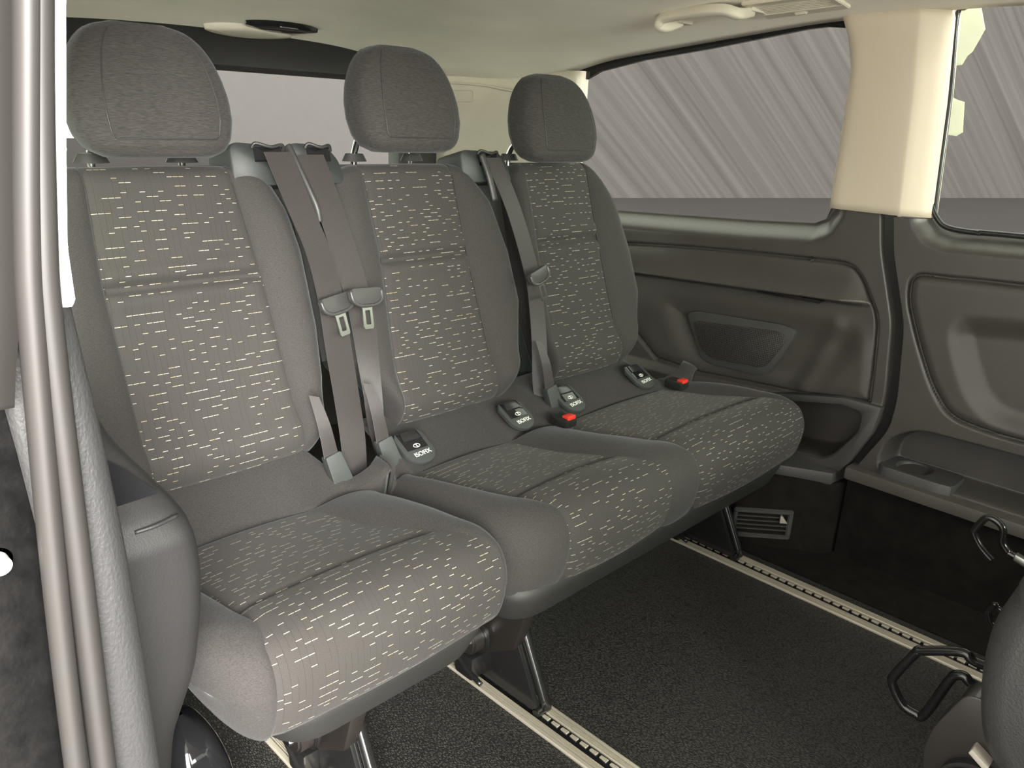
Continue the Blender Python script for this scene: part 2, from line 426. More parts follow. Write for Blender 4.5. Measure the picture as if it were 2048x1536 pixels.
INSERT = GROOVE + INSLOW[1:]
RECESS = [(1.218, 0.523), (1.199, 0.535), (0.748, 0.559), (0.700, 0.555), (0.70, 0.50), (0.79, 0.390), (1.098, 0.378), (1.165, 0.428)]
RECESS = round_poly(RECESS, 0.05, 4)
POCKET = round_poly([(0.95, 0.347), (0.691, 0.383), (0.645, 0.378), (0.647, 0.333), (0.694, 0.259), (0.718, 0.243), (0.95, 0.222)], 0.02, 3)
nz, ny = 190, 360
zq = np.linspace(0, 1, nz); yq = np.linspace(0, 1, ny)
V = []; 
T, S = np.meshgrid(zq, yq, indexing='ij')
S = S ** 1.25
zt0 = 0.76
Z = 0.205 + T * (zt0 - 0.205)
Yg = (seam_y(Z) + 0.006) * (1 - S) + 2.15 * S
ztop = np.interp(Yg, [p[0] for p in WBOT], [p[1] for p in WBOT]); Z = 0.205 + T * (ztop - 0.205)
Yg = (seam_y(Z) + 0.006) * (1 - S) + 2.15 * S
X = np.full(Yg.shape, 1.85)
ztop = np.interp(Yg, [p[0] for p in WBOT], [p[1] for p in WBOT])
X += 0.055 * sstep(0.050, 0.0, seg_dist(Yg, Z, [(2.3, 0.72), (1.387, 0.756), (1.015, 0.776), (0.853, 0.788), (0.828, 0.800), (0.815, 0.825), (0.813, 0.92)])) ** 1.3      # sill rolls out towards the glass
dI = sdf(Yg, Z, INSERT)
X += 0.007 * sstep(0.004, -0.004, dI) + 0.014 * np.exp(-(dI / 0.0032) ** 2)
gtop = np.interp(Yg, sorted([p[0] for p in GROOVE[:36]]), [p[1] for p in sorted(GROOVE[:36])])
zb = 0.600 + (1.311 - Yg) * 0.050
am = np.clip((gtop - 0.01 - Z) / (gtop - 0.01 - zb + 1e-6), 0, 1)
bulge = 0.042 * am ** 1.5 * sstep(-0.012, 0.004, Z - zb) * sstep(0.66, 0.74, Yg)
X -= bulge * (dI < 0)
X -= 0.006 * sstep(0.01, -0.03, dI) * sstep(0.6, 0.5, Z)
dR = sdf(Yg, Z, RECESS); X += 0.016 * sstep(0.030, -0.050, dR)
# sloping brace shoulder in front of the speaker
dB = seg_dist(Yg, Z, [(0.745, 0.56), (0.80, 0.40)])
X -= 0.006 * np.exp(-(dB / 0.024) ** 2)
dP = sdf(Yg, Z, POCKET); X += 0.085 * sstep(0.004, -0.010, dP)
X -= 0.012 * sstep(0.40, 0.37, Z + (0.82 - Yg).clip(0) * 0.0 - np.interp(Yg, [0.6, 0.69, 0.82, 2], [0.01, 0.008, -0.03, -0.06])) * sstep(-0.002, 0.006, dP)
X += 0.03 * sstep(0.006, 0.0, Yg - seam_y(Z) - 0.006)         # edge turns into the gap
V = np.stack([X, Yg, Z], -1).reshape(-1, 3)
wr = mk('wall_right', V, grid_faces(nz, ny), 'plastic_panel')
tag(wr, 'moulded black quarter panel beside the rear bench', 'wall panel', None, 'structure')
so = wr.modifiers.new('thickness', 'SOLIDIFY'); so.thickness = 0.003; so.offset = 1

# speaker bezel + grille
BEZ = round_poly([(1.150, 0.513), (1.122, 0.526), (0.875, 0.540), (0.842, 0.533), (0.842, 0.515), (0.865, 0.462), (0.896, 0.407), (0.917, 0.396), (1.057, 0.393), (1.090, 0.402)], 0.03, 4)
GRI = round_poly([(1.128, 0.500), (0.886, 0.521), (0.863, 0.515), (0.862, 0.494), (0.903, 0.420), (1.057, 0.408), (1.098, 0.434)], 0.022, 4)
prism('speaker_bezel', BEZ, 0, 1.851, 1.874, 'plastic_charcoal', wr, 0.005)
prism('speaker_grille', GRI, 0, 1.8475, 1.862, 'grille', wr, 0.003)
prism('slot', round_poly([(0.945, 0.612), (0.945, 0.620), (0.78, 0.622), (0.78, 0.614)], 0.003, 2), 0, 1.826, 1.845, 'plastic_gloss', wr)
# pocket ledge and the lower carpeted wall below the panel
LED = [(0.86, 0.196), (0.672, 0.214), (0.650, 0.250), (0.612, 0.335), (0.602, 0.404), (0.690, 0.404), (0.86, 0.368), (0.86, 0.350), (0.692, 0.386), (0.640, 0.381), (0.642, 0.332), (0.690, 0.254), (0.716, 0.238), (0.86, 0.225)]
prism('pocket_surround', LED, 0, 1.835, 1.866, 'plastic_charcoal', wr, 0.004)
prism('ledge', [(1.72, 0.92), (1.738, 0.815), (1.81, 0.672), (1.88, 0.662), (1.95, 0.662), (1.95, 2.14), (1.72, 2.14)], 2, 0.19, 0.222, 'plastic_charcoal', wr, 0.006)
lw = prism('carpet_skirt', [(1.70, 2.14), (1.70, 0.85), (1.715, 0.82), (1.815, 0.668), (1.835, 0.655), (1.90, 0.655), (1.90, 2.14)], 2, 0.0, 0.196, 'carpet_black', wr, 0.008)

# ---- far sliding door
SEAM_D = 0.012
nz, ny = 190, 260
T, S = np.meshgrid(np.linspace(0, 1, nz), np.linspace(0, 1, ny), indexing='ij')
S = S ** 1.7
DTOP = [(-1.6, 0.86), (0.406, 0.817), (0.555, 0.811), (0.578, 0.828), (0.586, 0.832), (0.66, 0.829)]
Z = 0.24 + T * 0.58
Yg = (seam_y(Z) - SEAM_D) * (1 - S) - 1.5 * S
ztop = np.interp(Yg, [p[0] for p in DTOP], [p[1] for p in DTOP]); Z = 0.24 + T * (ztop - 0.24)
Yg = (seam_y(Z) - SEAM_D) * (1 - S) - 1.5 * S
ztop = np.interp(Yg, [p[0] for p in DTOP], [p[1] for p in DTOP])
X = np.full(Yg.shape, 1.848)
X += 0.050 * sstep(0.048, 0.0, seg_dist(Yg, Z, [(-1.7, 0.862), (0.406, 0.817), (0.540, 0.811), (0.566, 0.818), (0.582, 0.836), (0.590, 0.92)])) ** 1.3
DINS = round_poly([(-1.4, 0.80), (0.386, 0.724), (0.600, 0.712), (0.597, 0.655), (0.563, 0.575), (0.513, 0.478), (0.465, 0.420), (0.380, 0.409), (-1.4, 0.40)], 0.035, 6)
d1 = sdf(Yg, Z, DINS)
X += 0.014 * np.exp(-(d1 / 0.0032) ** 2) - 0.004 * sstep(0.0, -0.02, d1)
DREC = round_poly([(-1.3, 0.70), (0.368, 0.641), (0.473, 0.629), (0.486, 0.606), (0.471, 0.56), (0.429, 0.478), (0.381, 0.44), (0.324, 0.436), (-1.3, 0.42)], 0.03, 4)
d2 = sdf(Yg, Z, DREC); X += 0.016 * sstep(0.022, -0.034, d2)
DTR = round_poly([(0.586, 0.255), (0.586, 0.300), (0.574, 0.332), (0.543, 0.358), (0.509, 0.371), (-1.4, 0.40), (-1.4, 0.255)], 0.02, 3)
d3 = sdf(Yg, Z, DTR); X += 0.085 * sstep(0.004, -0.012, d3)
X += 0.03 * sstep(0.006, 0.0, seam_y(Z) - SEAM_D - Yg)
V = np.stack([X, Yg, Z], -1).reshape(-1, 3)
dr = mk('door_1', V, grid_faces(nz, ny), 'plastic_panel')
tag(dr, 'black inner panel of the far sliding door', 'door', None, 'structure')
so = dr.modifiers.new('thickness', 'SOLIDIFY'); so.thickness = 0.003; so.offset = 1
prism('door_ledge', [(1.815, 0.650), (1.93, 0.650), (1.95, 0.60), (1.95, -1.5), (1.815, -1.5)], 2, 0.215, 0.246, 'plastic_ledge', dr, 0.007)
prism('door_carpet', [(1.845, 0.648), (1.93, 0.648), (1.93, -1.5), (1.845, -1.5)], 2, 0.0, 0.217, 'carpet_black', dr, 0.004)
# cup holder block with a real round well
bm = bmesh.new()
cx, cy, cr = 1.888, 0.520, 0.036
zc1 = 0.268; n = 40
rect = round_poly([(1.835, 0.588), (1.835, 0.42), (1.935, 0.42), (1.935, 0.588)], 0.02, 5)
def rect_hit(a):
    # point on the rounded rectangle in direction a from the well centre
    best = None
    dx, dy = math.cos(a), math.sin(a)
    for i in range(len(rect)):
        p, q = rect[i], rect[(i + 1) % len(rect)]
        ex, ey = q[0] - p[0], q[1] - p[1]; den = dx * ey - dy * ex
        if abs(den) < 1e-12: continue
        t = ((p[0] - cx) * ey - (p[1] - cy) * ex) / den; u = ((p[0] - cx) * dy - (p[1] - cy) * dx) / den
        if t > 0 and -1e-6 <= u <= 1 + 1e-6 and (best is None or t < best): best = t
    return cx + dx * best, cy + dy * best
rings = []
ang = [2 * math.pi * k / n for k in range(n)]
rings.append([bm.verts.new((*rect_hit(a), 0.232)) for a in ang])
rings.append([bm.verts.new((*rect_hit(a), zc1 - 0.004)) for a in ang])
rings.append([bm.verts.new((cx + (rect_hit(a)[0] - cx) * 0.965, cy + (rect_hit(a)[1] - cy) * 0.965, zc1)) for a in ang])
rings.append([bm.verts.new((cx + (cr + 0.004) * math.cos(a), cy + (cr + 0.004) * math.sin(a), zc1)) for a in ang])
rings.append([bm.verts.new((cx + cr * math.cos(a), cy + cr * math.sin(a), zc1 - 0.004)) for a in ang])
rings.append([bm.verts.new((cx + cr * 0.9 * math.cos(a), cy + cr * 0.9 * math.sin(a), zc1 - 0.034)) for a in ang])
for r0, r1 in zip(rings, rings[1:]):
    for k in range(n): bm.faces.new((r0[k], r0[(k + 1) % n], r1[(k + 1) % n], r1[k]))
bm.faces.new(rings[-1]); bm.faces.new(rings[0][::-1])
from_bm('cup_holder', bm, 'plastic_charcoal', dr, True, 40)

# door gap: rubber strip standing behind the gap
def seam_strip(name, off, x0, x1, wdt, mat, parent):
    zs = np.linspace(0.0, 0.84, 60); V = []; F = []
    for z in zs:
        y = float(seam_y(max(z, 0.19))) + off
        V += [(x0, y - wdt, z), (x0, y + wdt, z), (x1, y + wdt, z), (x1, y - wdt, z)]
    for i in range(len(zs) - 1):
        for k in range(4): F.append((i * 4 + k, i * 4 + (k + 1) % 4, i * 4 + 4 + (k + 1) % 4, i * 4 + 4 + k))
    return mk(name, V, F, mat, parent, smooth=False)
gs = seam_strip('trim_1', -0.003, 1.866, 1.90, 0.012, 'plastic_smooth', None)
tag(gs, 'black rubber seal in the gap beside the far door', 'seal', None, 'structure')

# ---- beige pillar cover between the far windows
zs = np.linspace(0.832, 1.245, 24)
V = []; NP = 0
for z in zs:
    t = (z - 0.832) / (1.245 - 0.832)
    yl = np.interp(z, [0.83, 1.13, 1.19, 1.25], [0.812, 0.816, 0.832, 0.86]); yr = np.interp(z, [0.83, 0.871, 1.07, 1.229, 1.25], [0.590, 0.593, 0.607, 0.624, 0.632])
    prof = [(1.905, yl), (1.868, yl), (1.850, yl - 0.006), (1.842, yl - 0.020), (1.840, yl - 0.05), (1.839, yl * 0.55 + yr * 0.45), (1.840, yr + 0.066), (1.843, yr + 0.052), (1.850, yr + 0.038), (1.862, yr + 0.018), (1.876, yr + 0.003), (1.905, yr)]
    pr = [prof[0]] + [tuple(p) for p in catmull(prof[1:-1], 4)] + [prof[-1]]
    NP = len(pr)
    V += [(x, y, z) for x, y in pr]
F = grid_faces(len(zs), NP)
F.append(tuple(range(NP)))
pc = mk('trim_2', V, F, 'pillar_beige'); tag(pc, 'beige pillar cover between the two far windows', 'pillar trim', None, 'structure')
so = pc.modifiers.new('thickness', 'SOLIDIFY'); so.thickness = 0.003; so.offset = -1
# pillar base of black plastic below the cover joins the panels: thin door-window rubber
tube('window_seal', [(1.882, 0.60, 0.86), (1.882, 0.585, 0.835), (1.884, 0.560, 0.816), (1.886, 0.50, 0.812), (1.886, 0.40, 0.816), (1.886, -0.5, 0.835), (1.886, -1.4, 0.855)], 0.006, 'plastic_smooth', dr, 8, 6)
tube('window_seal', [(1.888, 0.590, 0.84), (1.886, 0.593, 0.871), (1.886, 0.607, 1.07), (1.886, 0.626, 1.225), (1.884, 0.612, 1.247), (1.884, 0.585, 1.256)], 0.005, 'plastic_smooth', dr, 8, 6)

# ---- windows
def pane(name, pts, x, label):
    o = prism(name, pts, 0, x, x + 0.004, 'glass')
    return tag(o, label, 'window', None, 'structure')
W1 = round_poly([(1.66, 0.735), (0.80, 0.77), (0.80, 1.25), (1.20, 1.22), (1.52, 1.18), (1.66, 1.14)], 0.02, 3)
w1 = pane('window_1', W1, 1.908, 'tinted fixed pane beside the rear bench')
W2 = [(0.68, 0.79), (-1.5, 0.82), (-1.5, 1.27), (0.68, 1.27)]
w2 = pane('window_2', W2, 1.908, 'tinted pane of the far sliding door')
# black ceramic edge strip along the top of the rear side window
eb = [(0.80, 1.213), (0.90, 1.222), (0.945, 1.219), (1.202, 1.182), (1.40, 1.158), (1.55, 1.130), (1.62, 1.10), (1.66, 1.04), (1.69, 1.04), (1.69, 1.27), (0.80, 1.27)]
prism('edge_band', eb, 0, 1.893, 1.906, 'plastic_gloss', w1)

# ---- rear corner trim (beige) and tailgate
plan = [(1.905, 1.60), (1.872, 1.605), (1.858, 1.63), (1.856, 1.75), (1.850, 1.88), (1.836, 1.96), (1.805, 2.05), (1.785, 2.10), (1.78, 2.16)]
plan = [tuple(p) for p in catmull(plan, 5)]
zs = np.linspace(0.70, 1.13, 16); V = []
for z in zs:
    for x, y in plan: V.append((x - 0.0 * z, y + 0.10 * max(0, 1.05 - z) * 0.0, z))
dp = mk('trim_3', V, grid_faces(16, len(plan)), 'trim_beige'); tag(dp, 'beige rear corner trim beside the tailgate', 'pillar trim', None, 'structure')
so = dp.modifiers.new('thickness', 'SOLIDIFY'); so.thickness = 0.004; so.offset = 1
# thin trim line under the headliner and the small square cover
pts = []
tube('seam_bead', [(1.850, 1.80, 1.066), (1.843, 1.90, 1.078), (1.832, 1.965, 1.086), (1.80, 2.05, 1.090), (1.782, 2.11, 1.089)], 0.0035, 'trim_beige', dp, 8, 6)
sqy = [(2.005, 1.040), (2.005, 1.068), (2.062, 1.066), (2.062, 1.038)]
cov = []
def on_plan(y):
    py = [p[1] for p in plan]; px = [p[0] for p in plan]; return float(np.interp(y, py, px))
qs = round_poly([(2.00, 1.036), (2.00, 1.070), (2.075, 1.068), (2.075, 1.034)], 0.01, 4)
tube('square_cover_edge', [(on_plan(y) - 0.001, y, z) for y, z in qs], 0.0016, 'trim_beige', dp, 6, 0, True)

# rear wall: tailgate frame with a big window
wb = bmesh.new()
def rear_piece(name, x0, x1, z0, z1, y0, y1, mat, parent, bev=0.008):
    return box(name, ((x0 + x1) / 2, (y0 + y1) / 2, (z0 + z1) / 2), (x1 - x0, y1 - y0, z1 - z0), mat, parent, bev)
wk = rear_piece('wall_back', 0.18, 1.86, 0.0, 0.66, 2.14, 2.20, 'plastic_panel', None)
tag(wk, 'black lower tailgate panel behind the rear seats', 'tailgate', None, 'structure')
# header: concave black moulding over the rear window
prof = [(2.02, 1.180), (2.06, 1.168), (2.10, 1.150), (2.125, 1.118), (2.13, 1.092), (2.15, 1.080), (2.20, 1.080), (2.20, 1.20), (2.02, 1.20)]
prism('tailgate_header', prof, 0, 0.16, 1.80, 'plastic_black', wk, 0.0)
rear_piece('tailgate_frame', 1.625, 1.80, 0.62, 1.12, 2.13, 2.19, 'plastic_black', wk, 0.012)
rear_piece('tailgate_frame', 0.17, 0.36, 0.62, 1.12, 2.13, 2.19, 'plastic_black', wk, 0.012)
w3 = box('window_3', (1.0, 2.17, 0.87), (1.30, 0.004, 0.46), 'glass', None, 0.0)
tag(w3, 'wide tailgate pane behind the headrests', 'window', None, 'structure')

# ---- door-side wall (mostly behind the door pillar)
wl = prism('wall_left', [(0.80, 0.0), (0.80, 0.70), (2.14, 0.70), (2.14, 0.0)], 0, 0.175, 0.235, 'plastic_panel', None, 0.01)
tag(wl, 'black lower side wall behind the near seat', 'wall panel', None, 'structure')
prism('upper_trim', [(0.80, 1.06), (0.80, 1.26), (2.14, 1.22), (2.14, 1.02)], 0, 0.16, 0.20, 'trim_beige', wl, 0.006)
prism('corner_trim', [(1.75, 0.70), (1.75, 1.06), (2.14, 1.06), (2.14, 0.70)], 0, 0.165, 0.22, 'trim_beige', wl, 0.006)
w4 = prism('window_4', [(0.82, 0.70), (0.82, 1.06), (1.75, 1.06), (1.75, 0.70)], 0, 0.185, 0.189, 'glass')
tag(w4, 'near side rear pane beside the first seat', 'window', None, 'structure')

# ---- door opening pillar at the left edge: body edge, double rubber seal, white strip, grained trim
def swept(name, path, prof, mat, parent, closed_prof=True, n=6):
    """path: list of (x, y, z) going up; prof: 2D (dx, dy) offsets kept horizontal"""
    P = catmull(path, n); V = []; F = []; k = len(prof)
    for p in P:
        for dx, dy in prof: V.append((p[0] + dx, p[1] + dy, p[2]))
    for i in range(len(P) - 1):
        for j in range(k if closed_prof else k - 1): F.append((i * k + j, i * k + (j + 1) % k, (i + 1) * k + (j + 1) % k, (i + 1) * k + j))
    F.append(tuple(range(k))); F.append(tuple((len(P) - 1) * k + j for j in range(k)))
    return mk(name, V, F, mat, parent)
def circ(r, n=20, sx=1.0, sy=1.0): return [(r * sx * math.cos(2 * math.pi * k / n), r * sy * math.sin(2 * math.pi * k / n)) for k in range(n)]
pil = thing('trim_4', 'rear pillar of the open doorway with its seals', 'door pillar', (0.15, 0.62, 0.0), None, 'structure')
swept('outer_seal', [(0.118, 0.60, 0.0), (0.128, 0.60, 0.25), (0.1315, 0.60, 0.45), (0.1375, 0.60, 0.65), (0.147, 0.60, 0.84), (0.154, 0.60, 0.92), (0.1715, 0.60, 1.055), (0.19, 0.60, 1.20)], circ(0.0085, 20, 1.0, 1.2), 'rubber_grey', pil)
swept('inner_seal', [(0.148, 0.604, 0.0), (0.1515, 0.604, 0.25), (0.1525, 0.604, 0.45), (0.1555, 0.604, 0.65), (0.1585, 0.604, 0.84), (0.1635, 0.604, 0.92), (0.1785, 0.604, 1.055), (0.20, 0.604, 1.20)], circ(0.0098, 20, 1.0, 1.2), 'rubber_grey', pil)
# painted body edge outside the seals
swept('body_edge', [(0.108, 0.612, 0.795), (0.112, 0.612, 0.82), (0.120, 0.612, 0.86), (0.128, 0.612, 0.92), (0.146, 0.612, 1.055), (0.166, 0.612, 1.20)], [(-0.03, -0.012), (0.022, -0.012), (0.022, 0.05), (-0.03, 0.05)], 'rubber_grey', pil)
swept('latch_face', [(0.06, 0.635, 0.0), (0.068, 0.635, 0.30), (0.072, 0.635, 0.50), (0.08, 0.635, 0.70), (0.088, 0.635, 0.80)], [(-0.06, -0.01), (0.058, -0.01), (0.058, 0.06), (-0.06, 0.06)], 'sill_dirty', pil)
cyl('latch_bolt', (0.1085, 0.612, 0.672), (0.1085, 0.632, 0.672), 0.0075, 'white_paint', pil, 20, 0.003)
cyl('bolt_socket', (0.1085, 0.622, 0.672), (0.1085, 0.640, 0.672), 0.0105, 'plastic_gloss', pil, 20, 0.003)
# white upper strip with a rounded lower end
bm = bmesh.new()
wp = [(0.1655, 0.866), (0.168, 0.858), (0.1775, 0.857), (0.180, 0.863), (0.1795, 0.90), (0.1865, 0.965), (0.1975, 1.057), (0.215, 1.20), (0.178, 1.20), (0.174, 1.10), (0.166, 0.98)]
wst = bm_prism([(x, z) for x, z in wp], 1, 0.608, 0.622, 0.003)
from_bm('white_strip', wst, 'white_paint', pil, True, 35)
# grained grey trim below it
zs = [0.0, 0.2, 0.30, 0.44, 0.55, 0.66, 0.756, 0.83, 0.875, 0.95, 1.2]
xr = [0.202, 0.202, 0.202, 0.2005, 0.198, 0.194, 0.187, 0.180, 0.176, 0.18, 0.20]
V = []; zz = np.linspace(0, 1.2, 60)
prof = [(-0.055, 0.012), (-0.03, 0.004), (-0.012, 0.0), (-0.003, 0.004), (0.0, 0.012), (0.002, 0.05), (0.004, 0.14)]
pp = [tuple(p) for p in catmull(prof, 3)]
for z in zz:
    x0 = float(np.interp(z, zs, xr))
    for dx, dy in pp: V.append((x0 + dx, 0.612 + dy, z))
gt = mk('grained_trim', V, grid_faces(60, len(pp)), 'trim_grey_grain', pil)
so = gt.modifiers.new('thickness', 'SOLIDIFY'); so.thickness = 0.002; so.offset = 1
# moulded black belt cover behind the pillar (beside the first seat)
OUT = [(0.10, 0.36), (0.12, 0.256), (0.366, 0.256)]
V = []; zz = np.linspace(0.02, 0.715, 60)
def cover_x(z): return float(np.interp(z, [0.0, 0.25, 0.366, 0.435, 0.50, 0.546, 0.588, 0.606, 0.626, 0.66, 0.69, 0.72], [0.235, 0.240, 0.257, 0.287, 0.298, 0.3015, 0.299, 0.291, 0.279, 0.256, 0.236, 0.222]))
for z in zz:
    x1 = float(np.mean([cover_x(z + d) for d in np.linspace(-0.012, 0.012, 5)]))
    step = 0.012 * sstep(0.612, 0.602, z)
    pr = [(0.16, 0.72 - step), (x1 - 0.035, 0.722 - step), (x1 - 0.010, 0.730 - step), (x1 - 0.002, 0.742), (x1, 0.76), (x1 - 0.003, 0.84), (x1 - 0.012, 0.92), (0.20, 0.98)]
    pr = [tuple(p) for p in catmull(pr, 4)]
    V += [(x, y, z) for x, y in pr]
bc = mk('belt_cover', V, grid_faces(60, len(pr)), 'plastic_cover', pil)
tag(bc, 'moulded black plastic belt cover')
so = bc.modifiers.new('thickness', 'SOLIDIFY'); so.thickness = 0.003; so.offset = 1
prism('belt_opening', [(0.2185, 0.642), (0.222, 0.688), (0.236, 0.675), (0.262, 0.644)], 1, 0.7165, 0.728, 'plastic_gloss', pil)
tube('moulded_rib', [(0.236, 0.716, 0.611), (0.255, 0.714, 0.6125), (0.279, 0.720, 0.613)], 0.0022, 'plastic_cover', pil, 8, 4)
# glossy dark moulding at its foot
V = []; 
for i, z in enumerate(np.linspace(0.0, 0.235, 24)):
    sc = math.sqrt(max(0.0, 1 - (z / 0.2351) ** 3))
    for k in range(24):
        a = 2 * math.pi * k / 24
        ca, sa = math.cos(a), math.sin(a)
        V.append((0.325 + 0.058 * sc * abs(ca) ** 0.7 * (1 if ca > 0 else -1), 0.895 + 0.085 * sc * abs(sa) ** 0.7 * (1 if sa > 0 else -1), z))
F = [(i * 24 + k, i * 24 + (k + 1) % 24, (i + 1) * 24 + (k + 1) % 24, (i + 1) * 24 + k) for i in range(23) for k in range(24)]
gm = mk('gloss_foot', V, F, 'plastic_gloss', pil); tag(gm, 'glossy black moulded foot')

# ---- front part of the cabin: unseen front door side and dashboard end, added to dim the far seats
fw = prism('front_light_block', [(0.10, 0.0), (1.90, 0.0), (1.90, 1.10), (0.10, 1.10)], 1, -1.66, -1.60, 'plastic_panel'); tag(fw, 'unseen black cabin end added to block light from ahead', 'wall panel', None, 'structure')
lf = prism('side_light_block', [(-1.60, 0.0), (-0.36, 0.0), (-0.36, 1.28), (-0.44, 1.28), (-0.46, 0.80), (-1.60, 0.80)], 0, 0.10, 0.16, 'plastic_panel'); tag(lf, 'unseen near front door added to shade the far seats', 'door', None, 'structure')
w5 = prism('window_5', [(-1.60, 0.80), (-0.46, 0.80), (-0.44, 1.28), (-1.60, 1.28)], 0, 0.128, 0.132, 'glass'); tag(w5, 'near front door pane', 'window', None, 'structure')
w6 = prism('window_6', [(0.10, 1.10), (1.90, 1.10), (1.90, 1.30), (0.10, 1.30)], 1, -1.632, -1.628, 'glass'); tag(w6, 'windscreen pane', 'window', None, 'structure')

# ---- outside: studio wall and ground seen through the glass
A = (16.0, 0.0); 
def wall_panel(name, p0, p1, z0, z1, mat, label):
    d = Vector((p1[0] - p0[0], p1[1] - p0[1], 0)); L = d.length; a = math.atan2(d.y, d.x)
    bm = bmesh.new(); bmesh.ops.create_cube(bm, size=1.0); bmesh.ops.scale(bm, vec=(L, 0.2, z1 - z0), verts=bm.verts)
    o = from_bm(name, bm, mat, None, False)
    o.location = ((p0[0] + p1[0]) / 2, (p0[1] + p1[1]) / 2, (z0 + z1) / 2); o.rotation_euler = (0, 0, a)
    return tag(o, label, 'backdrop', None, 'structure')
wall_panel('backdrop_wall', (11.5, 11.09), (30.0, 4.43), -0.5, 6.5, 'streaked_wall', 'grey studio wall with diagonal streaks outside the far windows')
wall_panel('backdrop_screen', (3.70, 8.0), (7.4, 8.0), -0.5, 4.0, 'studio_grey', 'plain light grey screen outside the tailgate window')
g = box('ground', (8, 3, -0.55), (60, 60, 0.1), 'studio_floor', None, 0.0); tag(g, 'dark grey studio floor outside the van', 'ground', None, 'structure')
plain('bounce_slab', (0.55, 0.53, 0.50), 0.9, grain=0.5, gscale=60, var=0.1, vscale=3, gd=0.004)
pv = box('bounce_slab', (-4.2, 1.0, -0.49), (8.4, 22.0, 0.02), 'bounce_slab', None, 0.0); tag(pv, 'unseen pale slab added beside the open door to bounce light in', 'bounce_slab', None, 'structure')  # unseen pale slab, added to bounce light up onto the headliner
# door-step body below the floor
sb = box('door_step', (1.02, 0.25, -0.16), (1.86, 4.3, 0.23), 'plastic_black', None, 0.01); tag(sb, 'dark underbody below the van floor', 'underbody', None, 'structure')

# made-up pale panels outside the far door glass, standing in for overexposed daylight
SH1 = [(0.649, 1.21), (0.642, 1.248), (0.626, 1.263), (0.598, 1.262), (0.577, 1.208), (0.592, 1.166), (0.600, 1.158), (0.607, 1.141), (0.616, 1.140), (0.650, 1.130)]
SH2 = [(0.640, 1.105), (0.622, 1.103), (0.618, 1.080), (0.601, 1.073), (0.587, 1.069), (0.578, 1.009), (0.589, 1.001), (0.636, 1.005)]
o = prism('daylight_patch', SH1, 0, 1.914, 1.9155, 'overexposed_pale'); tag(o, 'larger made-up pale yellowish patch for overexposed daylight at the top corner of the far door window', 'glare', 'overexposed patches on the door glass')
o = prism('daylight_patch', SH2, 0, 1.914, 1.9155, 'overexposed_pale'); tag(o, 'smaller made-up pale patch for overexposed daylight lower on the far door window edge', 'glare', 'overexposed patches on the door glass')

# ================================================================== FLOOR RAILS
def rail(xc, label):
    y0, y1 = -1.5, 2.1; w = 0.0325
    r = thing('floor_rail', label, 'rail', (xc, 0.3, 0.0), 'aluminium seat rails in the floor')
    prism('rail_bed', [(xc - w, 0.0005), (xc - w, 0.0022), (xc + w, 0.0022), (xc + w, 0.0005)], 1, y0, y1, 'plastic_gloss', r)
    for sgn in (-1, 1):
        f_ = lambda a_: xc + sgn * a_
        from_bm('rail_flange', bm_prism([(f_(w + 0.001), 0.0004), (f_(w + 0.001), 0.0036), (f_(w - 0.001), 0.0052), (f_(w - 0.0075), 0.0052), (f_(w - 0.0075), 0.0004)], 1, y0, y1), 'aluminium', r, False)
        pr = [(f_(w - 0.0095), 0.0004)]; q = w - 0.0095
        while q > 0.0165:
            pr += [(f_(q), 0.0060), (f_(q - 0.0017), 0.0060), (f_(q - 0.0018), 0.0030), (f_(q - 0.0027), 0.0030)]; q -= 0.0028
        pr += [(f_(q), 0.0060), (f_(0.0125), 0.0060), (f_(0.0115), 0.0050), (f_(0.0115), 0.0004)]
        from_bm('fluted_strip', bm_prism(pr, 1, y0, y1), 'aluminium', r, False)
    # perforated lock strip: one bright tooth between the holes, again and again
    bm = bm_prism([(-0.0042, -0.0075), (-0.0030, 0.0075), (0.0030, 0.0075), (0.0042, -0.0075)], 2, 0.002, 0.0046, 0.0006, 1)
    proto = from_bm('lock_tooth', bm, 'aluminium', r, False)
    proto.location = (xc + 0.004, 0.20, 0)
    for k in range(1, 40):
        c = proto.copy(); COL.objects.link(c); c.location = (xc + 0.004, 0.20 + 0.0215 * k, 0)
        c.matrix_parent_inverse = proto.matrix_parent_inverse
    return r
rail(0.5325, 'aluminium floor rail under the nearest single seat')
rail(0.8810, 'aluminium floor rail between the single seat and the double bench')
rail(1.6225, 'aluminium floor rail along the far wall')

# ================================================================== CEILING FITTINGS
# grab handle
gh = thing('grab_handle', 'beige grab handle on the headliner above the far window', 'grab handle', (1.70, 1.1, 1.2))
def flat_bar(name, path, wx, wz, mat, parent, n=8):
    P = [Vector(p) for p in catmull(path, n)]; V = []; F = []; k = 16
    for i, p in enumerate(P):
        t = (P[min(i + 1, len(P) - 1)] - P[max(i - 1, 0)]).normalized()
        side = t.cross(Vector((0.5, 0, 1))).normalized(); nn = side.cross(t).normalized()
        for j in range(k):
            a = 2 * math.pi * j / k; ca, sa = math.cos(a), math.sin(a)
            V.append(p + side * (wx * abs(ca) ** 0.6 * (1 if ca > 0 else -1)) + nn * (wz * abs(sa) ** 0.6 * (1 if sa > 0 else -1)))
    for i in range(len(P) - 1):
        for j in range(k): F.append((i * k + j, i * k + (j + 1) % k, (i + 1) * k + (j + 1) % k, (i + 1) * k + j))
    F.append(tuple(range(k))); F.append(tuple((len(P) - 1) * k + j for j in range(k)))
    return mk(name, V, F, mat, parent)
